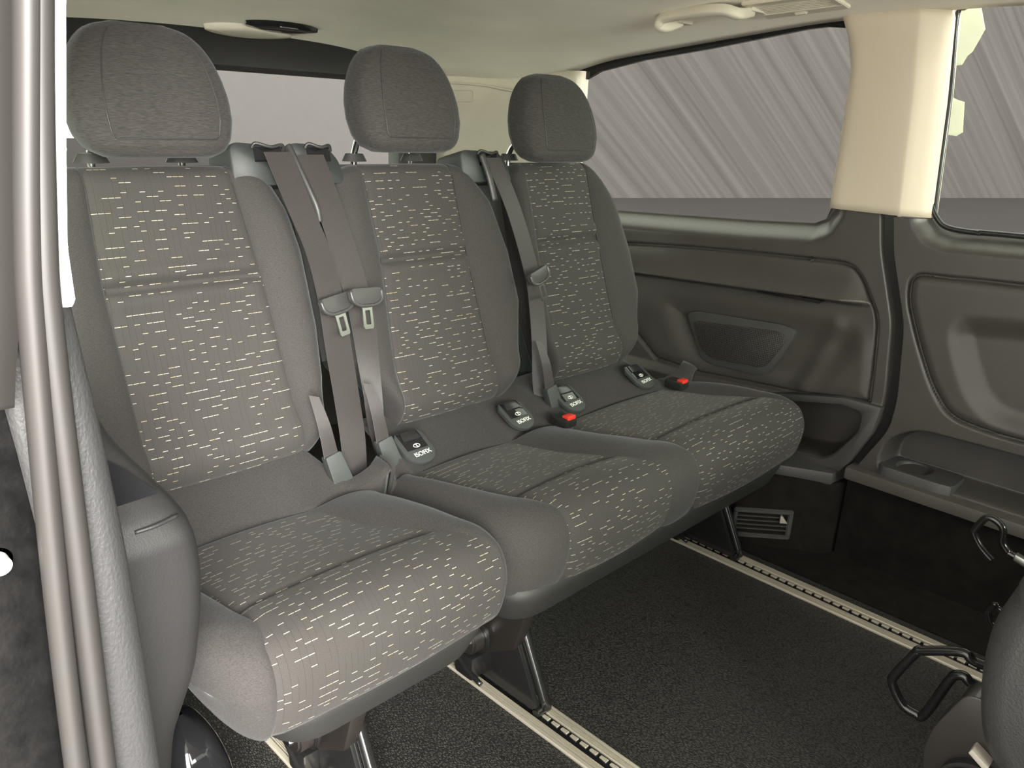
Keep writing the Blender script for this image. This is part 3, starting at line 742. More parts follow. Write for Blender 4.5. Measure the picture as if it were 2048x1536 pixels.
flat_bar('handle_bar', [(1.70, 1.165, 1.222), (1.655, 1.172, 1.207), (1.640, 1.180, 1.212), (1.636, 1.165, 1.2255), (1.632, 1.11, 1.2305), (1.628, 1.05, 1.2335), (1.632, 1.01, 1.2325), (1.650, 0.985, 1.226), (1.70, 0.985, 1.236)], 0.0105, 0.0115, 'trim_beige', gh)
for yy in (1.165, 0.987):
    box('mount_plate', (1.705, yy, ceil_z(1.705, yy) - 0.004), (0.05, 0.035, 0.012), 'trim_beige', gh, 0.005)
# roof air vent
av = thing('roof_vent', 'beige slatted air vent in the headliner beside the grab handle', 'air vent', (1.73, 0.9, 1.24))
def on_ceiling(x, y, d): return Vector((x, y, ceil_z(x, y) - d))
x0, x1, y0, y1 = 1.655, 1.775, 0.80, 0.985
def ceil_box(name, xa, xb, ya, yb, d0, d1, mat, parent, bev=0.0015):
    bm = bmesh.new(); vs_ = []
    for d in (d0, d1):
        for (x, y) in ((xa, ya), (xb, ya), (xb, yb), (xa, yb)): vs_.append(bm.verts.new(on_ceiling(x, y, d)))
    for f in ((0, 1, 2, 3), (4, 5, 6, 7), (0, 1, 5, 4), (1, 2, 6, 5), (2, 3, 7, 6), (3, 0, 4, 7)): bm.faces.new([vs_[i] for i in f])
    bmesh.ops.recalc_face_normals(bm, faces=bm.faces)
    if bev: bmesh.ops.bevel(bm, geom=list(bm.edges), offset=bev, segments=2, affect='EDGES', clamp_overlap=True)
    return from_bm(name, bm, mat, parent, True, 35)
ceil_box('vent_frame', x0, x0 + 0.022, y0, y1, -0.004, 0.007, 'trim_beige', av)
ceil_box('vent_frame', x1 - 0.03, x1, y0, y1, -0.004, 0.007, 'trim_beige', av)
ceil_box('vent_frame', x0 + 0.02, x1 - 0.028, y1 - 0.014, y1, -0.004, 0.007, 'trim_beige', av)
ceil_box('vent_frame', x0 + 0.02, x1 - 0.028, y0, y0 + 0.014, -0.004, 0.007, 'trim_beige', av)
ceil_box('vent_shaft', x0 + 0.018, x1 - 0.025, y0 + 0.012, y1 - 0.012, -0.003, 0.0005, 'plastic_black', av, 0)
for k in range(6):
    xx = x0 + 0.027 + k * 0.0105
    ceil_box('slat', xx, xx + 0.006, y0 + 0.013, y1 - 0.013, -0.001, 0.006, 'trim_beige', av)
ceil_box('vent_lever', x1 - 0.022, x1 - 0.012, 0.885, 0.912, 0.006, 0.013, 'trim_beige', av, 0.002)
# dome lamp
dl = thing('dome_lamp', 'black lens dome lamp on a pale base above the rear window', 'lamp', (1.11, 1.97, 1.17))
def lens_poly(cx, cy, a, b_, n=28, p=0.9):
    out = []
    for k in range(n):
        t = 2 * math.pi * k / n; c_, s_ = math.cos(t), math.sin(t)
        out.append((cx + a * c_, cy + b_ * abs(s_) ** 1.3 * (1 if s_ > 0 else -1)))
    return out
def ceil_lens(name, cx, cy, a, b_, d0, d1, mat, parent):
    bm = bmesh.new(); P = lens_poly(cx, cy, a, b_)
    r0 = [bm.verts.new(on_ceiling(x, y, -0.004)) for x, y in P]
    r1 = [bm.verts.new(on_ceiling(cx + (x - cx) * 0.97, cy + (y - cy) * 0.94, d0)) for x, y in P]
    r2 = [bm.verts.new(on_ceiling(cx + (x - cx) * 0.62, cy + (y - cy) * 0.6, d1)) for x, y in P]
    n = len(P)
    for a_, c_ in ((r0, r1), (r1, r2)):
        for k in range(n): bm.faces.new((a_[k], a_[(k + 1) % n], c_[(k + 1) % n], c_[k]))
    bm.faces.new(r2)
    return from_bm(name, bm, mat, parent, True)
ceil_lens('lamp_base', 1.075, 2.020, 0.120, 0.050, 0.010, 0.014, 'trim_beige', dl)
ceil_lens('lamp_lens', 1.125, 1.945, 0.102, 0.038, 0.008, 0.013, 'lens_black', dl)
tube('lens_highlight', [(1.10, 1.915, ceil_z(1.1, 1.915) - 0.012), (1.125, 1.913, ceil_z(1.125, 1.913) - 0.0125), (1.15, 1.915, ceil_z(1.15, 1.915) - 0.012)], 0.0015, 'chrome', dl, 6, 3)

# ================================================================== LOWER WALL AIR VENT
lv = thing('wall_vent', 'black slatted air vent low on the carpeted far wall', 'air vent', (1.74, 0.78, 0.0))
o0 = Vector((1.705, 0.848, 0.062)); ud = (Vector((1.777, 0.738, 0.072)) - o0); LU = ud.length; ud.normalize()
nd = Vector((ud.y, -ud.x, 0)).normalized()          # out of the wall, into the cabin
if nd.x > 0: nd = -nd
MV = Matrix((ud, Vector((0, 0, 1)), nd)).transposed().to_4x4(); MV.translation = o0 + nd * 0.002
MVr = MV
def vbox(name, u0, u1, w0, w1, n0, n1, mat, bev=0.002):
    bm = bmesh.new(); bmesh.ops.create_cube(bm, size=1.0); bmesh.ops.scale(bm, vec=(u1 - u0, w1 - w0, n1 - n0), verts=bm.verts)
    if bev: bmesh.ops.bevel(bm, geom=list(bm.edges), offset=bev, segments=2, affect='EDGES', clamp_overlap=True)
    bmesh.ops.transform(bm, matrix=MV @ Matrix.Translation(((u0 + u1) / 2, (w0 + w1) / 2, (n0 + n1) / 2)), verts=bm.verts)
    return from_bm(name, bm, mat, lv, True, 35)
HW = 0.040
vbox('vent_frame', -0.01, LU, HW - 0.012, HW, 0, 0.012, 'plastic_charcoal', 0.003)
vbox('vent_frame', -0.01, LU, -HW, -HW + 0.011, 0, 0.012, 'plastic_charcoal', 0.003)
vbox('vent_frame', LU - 0.012, LU, -HW + 0.008, HW - 0.008, 0, 0.012, 'plastic_charcoal', 0.003)
vbox('vent_frame', -0.01, 0.0, -HW + 0.008, HW - 0.008, 0, 0.012, 'plastic_charcoal', 0.003)
vbox('vent_shaft', -0.004, LU - 0.004, -HW + 0.004, HW - 0.004, 0.0, 0.002, 'plastic_gloss', 0)
for k in range(4):
    w0 = -HW + 0.0225 + k * 0.0115
    vbox('slat', -0.002, LU - (0.010 if k < 3 else 0.032), w0, w0 + 0.0028, 0.002, 0.010, 'plastic_charcoal', 0.0006)
bm = bm_prism([(LU - 0.030, 0.006), (LU - 0.030, 0.024), (LU - 0.026, 0.025), (LU - 0.012, 0.006)], 2, 0.004, 0.014, 0.0008)
bmesh.ops.transform(bm, matrix=MV, verts=bm.verts); from_bm('vent_toggle', bm, 'toggle_grey', lv, True, 35)

# ================================================================== SEATS
def split_loft(P, uv, part_of, parts, parent, closed_cols=True, caps=()):
    """P[nr][nc][3]; part_of(i, j) -> key; parts: key -> (name, material, parent or None)"""
    nr, nc = P.shape[:2]
    groups = {}
    for i in range(nr - 1):
        for j in range(nc if closed_cols else nc - 1):
            groups.setdefault(part_of(i, j), []).append((i, j))
    made = {}
    for key in parts:
        if key not in groups: continue
        idx = {}; V = []; UV = []; F = []
        def vid(i, j):
            j %= nc
            if (i, j) not in idx:
                idx[(i, j)] = len(V); V.append(P[i, j]); UV.append(uv[i, j])
            return idx[(i, j)]
        for i, j in groups[key]: F.append((vid(i, j), vid(i, j + 1), vid(i + 1, j + 1), vid(i + 1, j)))
        if key == 'body':
            for ci in caps: F.append(tuple(vid(ci, j) for j in range(nc)))
        nm, mt_, par = parts[key]
        par = made[par] if isinstance(par, str) else (par or parent)
        made[key] = mk(nm, V, F, mt_, par, True, UV)
    return made
KB = 0.27; NB = Vector((0, -1, KB)).normalized()
def back_pt(x, z, d):
    y = 1.165 + KB * (z - 0.40)
    return np.array([x, y + NB.y * d, z + NB.z * d])
def make_backrest(c, L, R, sL, sR, root, ztop=0.905, seam_z=0.725):
    """L, R, sL, sR: lists of (z, offset) for the outer edges and the panel seams"""
    f = lambda tab, z: float(np.interp(z, [t[0] for t in tab], [t[1] for t in tab]))
    zr = list(np.linspace(0.417, 0.88, 90)) + [ztop - 0.016, ztop - 0.009, ztop - 0.004, ztop - 0.001, ztop]
    zr = [0.409, 0.411, 0.414] + zr
    nB, nC = 12, 26
    rows = []; uvs = []
    T = 0.105
    for ri, z in enumerate(zr):
        xl, xr_, pl, pr = c - f(L, z), c + f(R, z), c + f(sL, z), c + f(sR, z)
        pl = max(pl, xl + 0.012); pr = min(pr, xr_ - 0.012)
        # roll-over at the top and the bottom
        q = np.clip((z - (ztop - 0.030)) / 0.030, 0, 1); ds = -0.030 * (1 - math.sqrt(max(0, 1 - q * q)))
        q = np.clip((0.445 - z) / 0.037, 0, 1); ds += -0.045 * (1 - math.sqrt(max(0, 1 - q * q)))
        row = []; uv = []
        ds += 0.014 * math.exp(-((z - 0.462) / 0.030) ** 2)
        bz = 0.020 * sstep(0.40, 0.50, z) * sstep(0.905, 0.80, z)
        fold = -0.013 * math.exp(-((z - seam_z) / 0.0065) ** 2) + 0.006 * math.exp(-((z - seam_z - 0.022) / 0.013) ** 2) + 0.006 * math.exp(-((z - seam_z + 0.022) / 0.013) ** 2)
        for k in range(nB):                         # left bolster from the outer edge to the seam
            e = 1 - k / nB
            x = pl + (xl - pl) * e
            d = bz * math.sin(math.pi * min(1, e * 0.85)) ** 0.8 - 0.045 * (1 - math.sqrt(max(0, 1 - e ** 5)))
            row.append((x, z, d + ds)); uv.append((x, z))
        for k in range(nC + 1):                     # centre panel
            s = k / nC
            x = pl + (pr - pl) * s
            d = -0.004 * (math.exp(-(s / 0.02) ** 2) + math.exp(-((1 - s) / 0.02) ** 2)) + 0.006 * math.sin(math.pi * s) + fold * (1 if 0 < k < nC else 0.3)
            row.append((x, z, d + ds)); uv.append((x, z))
        for k in range(1, nB + 1):
            e = k / nB
            x = pr + (xr_ - pr) * e
            d = bz * math.sin(math.pi * min(1, e * 0.85)) ** 0.8 - 0.045 * (1 - math.sqrt(max(0, 1 - e ** 5)))
            row.append((x, z, d + ds)); uv.append((x, z))
        for x, d in ((xr_ + 0.001, -0.065), (xr_ - 0.006, -0.09), (xr_ - 0.03, -T), ((xl + xr_) / 2, -T), (xl + 0.03, -T), (xl + 0.006, -0.09), (xl - 0.001, -0.065)):
            row.append((x, z, min(d, ds - 0.02))); uv.append((x, z))
        rows.append([back_pt(*r) for r in row]); uvs.append(uv)
    P = np.array(rows); UV = np.array(uvs)
    def part_of(i, j):
        return 'panel' if nB <= j < nB + nC else 'body'
    md = split_loft(P, UV, part_of, {'body': ('backrest', 'cloth_plain', None), 'panel': ('backrest_panel', 'cloth_pattern', 'body')}, root, True, (0, len(zr) - 1))
    tag(md['panel'], 'charcoal centre cloth woven with light dashes')
    # stitched piping along both seams
    for tab in (sL, sR):
        pts = []
        for z in np.linspace(0.43, ztop - 0.012, 24):
            q = np.clip((z - (ztop - 0.030)) / 0.030, 0, 1); ds = -0.030 * (1 - math.sqrt(max(0, 1 - q * q)))
            pts.append(back_pt(c + f(tab, z), z, ds - 0.0022))
        tube('piping', pts, 0.0013, 'cloth_plain', md['body'], 6, 0)
    # hard rear shell, its rim shows above the cloth
    pr = []
    zs = list(np.linspace(0.42, 0.87, 30)) + [0.885, ztop - 0.008, ztop + 0.001, ztop + 0.006]
    left = [(c - f(L, min(z, ztop)) - 0.002, z) for z in zs]; rgt = [(c + f(R, min(z, ztop)) + 0.002, z) for z in zs]
    poly = rgt + left[::-1]
    V = []; n = len(poly)
    for d in (-0.055, -0.112):
        for x, z in poly: V.append(back_pt(x, z, d))
    F = [tuple(range(n)), tuple(range(n, 2 * n))[::-1]] + [(k, (k + 1) % n, n + (k + 1) % n, n + k) for k in range(n)]
    sh = mk('back_shell', V, F, 'plastic_guide', md['body'], False)
    return md['body']

def make_headrest(c, z0, z1, root, yc, ztop=0.905, hw=0.117):
    prof = [(0.0, 0.66), (0.025, 0.77), (0.06, 0.86), (0.155, 0.955), (0.30, 1.0), (0.45, 1.0), (0.60, 0.955), (0.72, 0.89), (0.80, 0.83), (0.87, 0.75), (0.92, 0.67), (0.96, 0.57), (0.985, 0.45), (1.0, 0.30)]
    dpt = [(0.0, 0.50), (0.03, 0.70), (0.10, 0.88), (0.3, 1.0), (0.5, 0.97), (0.7, 0.86), (0.85, 0.68), (0.94, 0.48), (1.0, 0.20)]
    t_ = np.concatenate([np.linspace(0, 0.1, 8), np.linspace(0.12, 0.86, 26), np.linspace(0.88, 1.0, 14)])
    NC = 64; rows = []; uvs = []
    for t in t_:
        w = hw * float(np.mean([np.interp(np.clip(t + d, 0, 1), [p[0] for p in prof], [p[1] for p in prof]) for d in (-0.01, 0, 0.01)]))
        dd = 0.058 * float(np.interp(t, [p[0] for p in dpt], [p[1] for p in dpt]))
        z = z0 + (z1 - z0) * t; yy = yc + 0.22 * (z - 1.0)
        row = []; uv = []
        for j in range(NC):
            a = 2 * math.pi * j / NC + math.pi
            ca, sa = math.cos(a), math.sin(a)
            x = w * abs(ca) ** 0.62 * (1 if ca > 0 else -1); d = dd * abs(sa) ** 0.62 * (1 if sa > 0 else -1)
            # front face: j 0..32 has sa<=0 -> towards the camera (negative y)
            s = x / w
            if sa < 0:
                d += 0.0
            row.append((c + x, yy + d, z)); uv.append((x, z))
        rows.append(row); uvs.append(uv)
    P = np.array(rows); UV = np.array(uvs)
    def part_of(i, j):
        x = P[i, j, 0] - c; x2 = P[i, (j + 1) % NC, 0] - c
        return 'panel' if (j < 32 and abs(x + x2) / 2 < 0.70 * (P[i, :, 0].max() - c) and t_[i] > 0.135) else 'body'
    md = split_loft(P, UV, part_of, {'body': ('headrest', 'cloth_headrest', None), 'panel': ('headrest_panel', 'cloth_headrest', 'body')}, root, True, (0, len(t_) - 1))
    # sewn seams: round the front panel and down both flanks
    def front_pt(i, k):
        xs_ = P[i, 0:33, 0]; w_ = (xs_.max() - xs_.min()) / 2; x = c + k * w_
        return np.array([x, float(np.interp(x, xs_, P[i, 0:33, 1])) - 0.0004, P[i, 0, 2]])
    iv = [i for i, t in enumerate(t_) if 0.15 <= t <= 0.95]; ib = iv[0] - 1
    path = [front_pt(i, -0.70) for i in reversed(iv)] + [front_pt(ib, k) for k in np.linspace(-0.66, 0.66, 14)] + [front_pt(i, 0.70) for i in iv]
    tube('seam', path, 0.0010, 'plastic_black', md['body'], 6, 0)
    for j in (61, 35): tube('seam', [P[i, j] for i in range(3, len(t_) - 6)], 0.0009, 'plastic_black', md['body'], 6, 0)
    for sg in (-1, 1):
        px = c + sg * 0.070; yb = 1.348
        tube('headrest_post', [(px, yb, ztop - 0.03), (px, yb, ztop + 0.012), (px, yb - 0.03, z0 + 0.05)], 0.0062, 'chrome', md['body'], 12, 4)
        bm = bmesh.new(); bmesh.ops.create_cone(bm, cap_ends=True, segments=24, radius1=0.024, radius2=0.017, depth=0.014)
        bmesh.ops.scale(bm, vec=(1.1, 0.75, 1), verts=bm.verts); bmesh.ops.translate(bm, vec=(px, yb, ztop + 0.005), verts=bm.verts)
        from_bm('post_collar', bm, 'plastic_black', md['body'], True, 35)
    return md['body']

PROFILE = [(1.225, 0.425), (1.190, 0.416), (1.145, 0.403), (1.100, 0.388), (1.062, 0.374), (1.040, 0.369), (0.95, 0.378), (0.89, 0.388), (0.84, 0.396), (0.80, 0.402), (0.770, 0.398), (0.748, 0.385), (0.733, 0.362), (0.728, 0.335), (0.731, 0.305), (0.738, 0.280), (0.748, 0.262), (0.765, 0.254), (0.85, 0.25), (1.00, 0.25), (1.15, 0.27), (1.20, 0.32)]
PB = 5; PE = 16        # panel runs from control point 5 (rear seam) to 16 (under the nose)
SUB = 6
def make_cushion(spec, root, xl, xr_, rl=0.035, rr_=0.035, lift=0.0, roll=(0.0, 9.0)):
    """spec: list of panels, each (tabL, tabR) giving the seam x against profile progress 0 (rear) .. 1 (under the nose)"""
    prof = np.array(catmull(PROFILE, SUB)); n = len(prof)
    tang = np.gradient(prof, axis=0); nor = np.stack([tang[:, 1], -tang[:, 0]], -1)
    nor /= np.linalg.norm(nor, axis=1)[:, None] + 1e-9
    cen = prof.mean(axis=0)
    flip = np.sign(np.sum(nor * (prof - cen), axis=1)); nor *= flip[:, None]
    i0, i1 = PB * SUB, PE * SUB
    prog = np.clip((np.arange(n) - i0) / (i1 - i0), 0, 1)
    f = lambda tab, t: np.interp(t, [q[0] for q in tab], [q[1] for q in tab])
    # column break lines: end, (seam, seam)*, end
    breaks = [np.full(n, xl)]
    for tl, tr_ in spec: breaks += [f(tl, prog), f(tr_, prog)]
    breaks.append(np.full(n, xr_))
    cols = []; kinds = []          # x arrays and (segment index, e)
    for bi in range(len(breaks) - 1):
        a, b_ = breaks[bi], breaks[bi + 1]; m_ = 22 if bi % 2 == 1 else 12
        for k in range(m_ + (1 if bi == len(breaks) - 2 else 0)):
            s = k / m_; cols.append(a + (b_ - a) * s); kinds.append((bi, s))
    nb = len(breaks) - 1
    NCc = len(cols); P = np.zeros((NCc, n, 3)); UV = np.zeros((NCc, n, 2))
    arc = np.concatenate([[0], np.cumsum(np.linalg.norm(np.diff(prof, axis=0), axis=1))])
    top = np.exp(-((prof[:, 0] - 0.95) / 0.13) ** 2) * (prof[:, 1] > 0.33)
    crease = np.exp(-((arc - arc[int(PROFILE.index((0.84, 0.396)) * SUB)]) / 0.006) ** 2)
    for ci, (xc_, (bi, s)) in enumerate(zip(cols, kinds)):
        off = np.zeros(n); x = xc_.copy(); yshift = 0.0; zdrop = 0.0
        if bi % 2 == 1:            # patterned panel
            off += -0.004 * (math.exp(-(s / 0.03) ** 2) + math.exp(-((1 - s) / 0.03) ** 2))
            off += -0.006 * crease + 0.006 * math.sin(math.pi * s)
        else:
            first, last = bi == 0, bi == nb - 1
            if first: e = 1 - s
            elif last: e = s
            else: e = None
            if e is not None:
                off += 0.022 * top * math.sin(math.pi * min(1.0, e * 0.9)) ** 0.8
                off += -0.040 * (1 - math.sqrt(max(0.0, 1 - e ** 3.0)))
                yshift = (rl if first else rr_) * (1 - math.sqrt(max(0.0, 1 - e ** 2.4))) * sstep(1.0, 0.78, prof[:, 0])
                if first: zdrop0 = -lift * e ** 1.5 * sstep(0.36, 0.27, prof[:, 1])
                else: zdrop0 = 0.0
                dr_ = sstep(roll[1], roll[1] + 0.03, x) + sstep(roll[0], roll[0] - 0.03, x)
                yshift = yshift - dr_ * 0.75 * np.clip(prof[:, 0] - 1.06, 0, 1)
                zdrop = zdrop0 + (sstep(roll[1], roll[1] + 0.03, x) + sstep(roll[0], roll[0] - 0.03, x)) * sstep(1.045, 1.075, prof[:, 0]) * (prof[:, 1] > 0.37) * (prof[:, 1] - 0.376)
            else:
                off += 0.014 * top * math.sin(math.pi * s) ** 0.8 + 0.004 * math.sin(math.pi * s)
        P[ci, :, 0] = x
        P[ci, :, 1] = prof[:, 0] + nor[:, 0] * off + yshift; P[ci, :, 2] = prof[:, 1] + nor[:, 1] * off - zdrop
        UV[ci, :, 0] = x; UV[ci, :, 1] = -arc
    def part_of(i, j):
        bi = kinds[i][0]
        return 'panel%d' % (bi // 2) if (bi % 2 == 1 and i0 <= j < i1) else 'body'
    parts = {'body': ('cushion', 'cloth_plain', None)}
    for k in range(len(spec)): parts['panel%d' % k] = ('cushion_panel', 'cloth_pattern', 'body')
    md = split_loft(P, UV, part_of, parts, root, True, (0, NCc - 1))
    for k in range(len(spec)): tag(md['panel%d' % k], 'charcoal centre cloth woven with light dashes')
    return md['body']

def make_skirt(x0, x1, root, top=(0.742, 1.17), zt=0.275, zb=0.165, mat='plastic_skirt'):
    def rr(xa, xb, ya, yb, r): return round_poly([(xa, ya), (xb, ya), (xb, yb), (xa, yb)], r, 6)
    levels = [(0.0, zt), (0.006, zt - 0.03), (0.020, zt - 0.07), (0.045, zb + 0.012), (0.06, zb)]
    V = []; rings = []
    for ins, z in levels:
        pl = rr(x0 + ins, x1 - ins, top[0] + ins * 1.1, top[1] - ins, 0.07)
        rings.append(len(pl)); V += [(x, y, z) for x, y in pl]
    n = rings[0]; F = []
    for i in range(len(levels) - 1):
        for k in range(n): F.append((i * n + k, i * n + (k + 1) % n, (i + 1) * n + (k + 1) % n, (i + 1) * n + k))
    F.append(tuple(range((len(levels) - 1) * n, len(levels) * n))); F.append(tuple(range(n)))
    return mk('base_skirt', V, F, mat, root)

def text_mesh(body, size, M, mat, parent, name='lettering', depth=0.0003):
    cu = bpy.data.curves.new(name, 'FONT'); cu.body = body; cu.size = size; cu.align_x = 'CENTER'; cu.align_y = 'CENTER'; cu.extrude = depth
    t = bpy.data.objects.new(name + '_tmp', cu); COL.objects.link(t)
    dg = bpy.context.evaluated_depsgraph_get(); me = bpy.data.meshes.new_from_object(t.evaluated_get(dg))
    bpy.data.objects.remove(t); bpy.data.curves.remove(cu)
    me.transform(M); me.materials.clear(); me.materials.append(MATS[mat]); me.name = name
    o = bpy.data.objects.new(name, me); COL.objects.link(o); set_parent(o, parent); ROOT_LOC[o.name] = Vector((0, 0, 0))
    return o
def isofix(x, root, y=1.106, z=0.398, w=0.034):
    v_ = Vector((0, 0.88, 0.475)).normalized(); u_ = Vector((1, 0, 0)); n_ = u_.cross(v_)
    M = Matrix((u_, v_, n_)).transposed().to_4x4(); M.translation = Vector((x, y, z))
    outer = [(w * math.cos(a), -0.012 + w * math.sin(a)) for a in np.linspace(math.pi, 2 * math.pi, 20)] + [(w, 0.022), (w * 0.75, 0.034), (-w * 0.75, 0.034), (-w, 0.022)]
    bm = bm_prism(outer, 2, -0.004, 0.0055, 0.002)
    bmesh.ops.transform(bm, matrix=M, verts=bm.verts)
    pl = from_bm('isofix_cover', bm, 'plastic_guide', root, True, 35)
    bm = bm_prism([(-w * 0.72, -0.012), (w * 0.72, -0.012), (w * 0.72, 0.032), (-w * 0.72, 0.032)], 2, 0.003, 0.0062, 0.0008)
    bmesh.ops.transform(bm, matrix=M, verts=bm.verts); from_bm('isofix_slot', bm, 'plastic_gloss', pl, True, 35)
    bm = bm_prism([(-w * 0.6, 0.010), (w * 0.6, 0.010), (w * 0.5, 0.031), (-w * 0.5, 0.031)], 2, 0.005, 0.009, 0.001)
    bmesh.ops.transform(bm, matrix=M, verts=bm.verts); from_bm('isofix_flap', bm, 'plastic_smooth', pl, True, 35)
    text_mesh('ISOFIX', 0.0135, M @ Matrix.Translation((0.003, -0.0240, 0.0057)) @ Matrix.Rotation(math.radians(4), 4, 'Z'), 'text_white', pl)
    # small child-seat pictogram in an oval
    ring = [(0.0072 * math.cos(a), 0.0042 * math.sin(a)) for a in np.linspace(0, 2 * math.pi, 20, endpoint=False)]
    pts = [M @ Vector((px + 0.001, py - 0.0045, 0.0066)) for px, py in ring]
    tube('pictogram', pts, 0.0006, 'text_white', pl, 6, 0, True)
    tube('pictogram', [M @ Vector(p) for p in ((-0.001, -0.0015, 0.0066), (0.0015, -0.0022, 0.0066), (0.0008, -0.0050, 0.0066), (0.0030, -0.0072, 0.0066))], 0.0008, 'text_white', pl, 6, 3)
    return pl

# belt guide housing at the top of a backrest
def belt_guide(xa, xb, zt, root, low=0.80, slot=None, ytop=1.325):
    """hard housing between xa and xb with a rounded top and a belt slot facing the cabin"""
    w = (xb - xa)
    body = round_poly([(xa, low), (xa + 0.002, zt - 0.008), (xa + 0.012, zt), (xb - 0.03, zt - 0.004), (xb - 0.006, zt - 0.030), (xb, zt - 0.06), (xb, low)], 0.012, 4)
    V = []; n = len(body)
    levels = [(-0.085, 0.97), (-0.080, 1.0), (-0.012, 1.0), (-0.004, 0.985), (0.0, 0.95)]
    mx_, mz_ = (xa + xb) / 2, (low + zt) / 2
    for d, sc in levels:
        for x, z in body: V.append(back_pt(mx_ + (x - mx_) * sc, mz_ + (z - mz_) * (1 - (1 - sc) * 0.4), d))
    F = []
    for i in range(len(levels) - 1):
        for k in range(n): F.append((i * n + k, i * n + (k + 1) % n, (i + 1) * n + (k + 1) % n, (i + 1) * n + k))
    F.append(tuple(range(n))); F.append(tuple(range((len(levels) - 1) * n, len(levels) * n)))
    h = mk('belt_guide', V, F, 'plastic_guide', root, True)
    V = []
    for d in (-0.085, -0.045):
        for x, z in ((xa + 0.022, 0.56), (xb + 0.004, 0.56), (xb, low + 0.01), (xa + 0.01, low + 0.01)): V.append(back_pt(x, z, d))
    mk('guide_neck', V, [(0, 1, 2, 3), (4, 5, 6, 7), (0, 1, 5, 4), (1, 2, 6, 5), (2, 3, 7, 6), (3, 0, 4, 7)], 'plastic_black', h, False)
    return h
def guide_lip(xa, xb, z, parent, dfront=0.004):
    pts = [back_pt(xa, z - 0.006, dfront - 0.004), back_pt(xa + 0.006, z + 0.001, dfront + 0.002), back_pt((xa + xb) / 2, z - 0.006, dfront + 0.007), back_pt(xb - 0.006, z - 0.002, dfront + 0.003), back_pt(xb, z - 0.010, dfront - 0.004)]
    tube('guide_lip', pts, 0.0030, 'plastic_black', parent, 8, 5)
    V = [back_pt(xa + 0.003, z - 0.004, dfront - 0.003), back_pt(xb - 0.003, z - 0.004, dfront - 0.003), back_pt(xb - 0.002, z - 0.028, dfront - 0.003), back_pt(xa + 0.002, z - 0.028, dfront - 0.003)]
    V += [v - np.array([0, -0.006, 0]) for v in V]
    mk('guide_mouth', V, [(0, 1, 2, 3), (4, 5, 6, 7), (0, 1, 5, 4), (1, 2, 6, 5), (2, 3, 7, 6), (3, 0, 4, 7)], 'plastic_gloss', parent, False)

# webbing ribbon
def ribbon(name, rows, mat, parent, th=0.0016, n=6):
    """rows: list of (left point, right point)"""
    Lp = catmull([r[0] for r in rows], n); Rp = catmull([r[1] for r in rows], n)
    W = 7; V = []; UV = []; F = []; s = 0.0
    N = len(Lp); mids = [(a + b_) / 2 for a, b_ in zip(Lp, Rp)]
    for side in (0, 1):
        s = 0.0
        for i in range(N):
            if i: s += float(np.linalg.norm(mids[i] - mids[i - 1]))
            tg = mids[min(i + 1, N - 1)] - mids[max(i - 1, 0)]; wd = Rp[i] - Lp[i]
            nn = np.cross(wd, tg); nn /= np.linalg.norm(nn) + 1e-9
            if nn[1] > 0: nn = -nn
            wl_ = np.linalg.norm(wd)
            for k in range(W):
                f_ = k / (W - 1)
                V.append(Lp[i] * (1 - f_) + Rp[i] * f_ + nn * (th / 2 if side == 0 else -th / 2)); UV.append((f_ * 0.047, s))
    for side in (0, 1):
        b0 = side * N * W
        for i in range(N - 1):
            for k in range(W - 1): F.append((b0 + i * W + k, b0 + i * W + k + 1, b0 + (i + 1) * W + k + 1, b0 + (i + 1) * W + k))
    for i in range(N - 1):
        for k in (0, W - 1): F.append((i * W + k, (i + 1) * W + k, N * W + (i + 1) * W + k, N * W + i * W + k))
    for i in (0, N - 1):
        for k in range(W - 1): F.append((i * W + k, i * W + k + 1, N * W + i * W + k + 1, N * W + i * W + k))
    o = mk(name, V, F, mat, parent, True, UV); o.data.set_sharp_from_angle(angle=math.radians(40)); return o
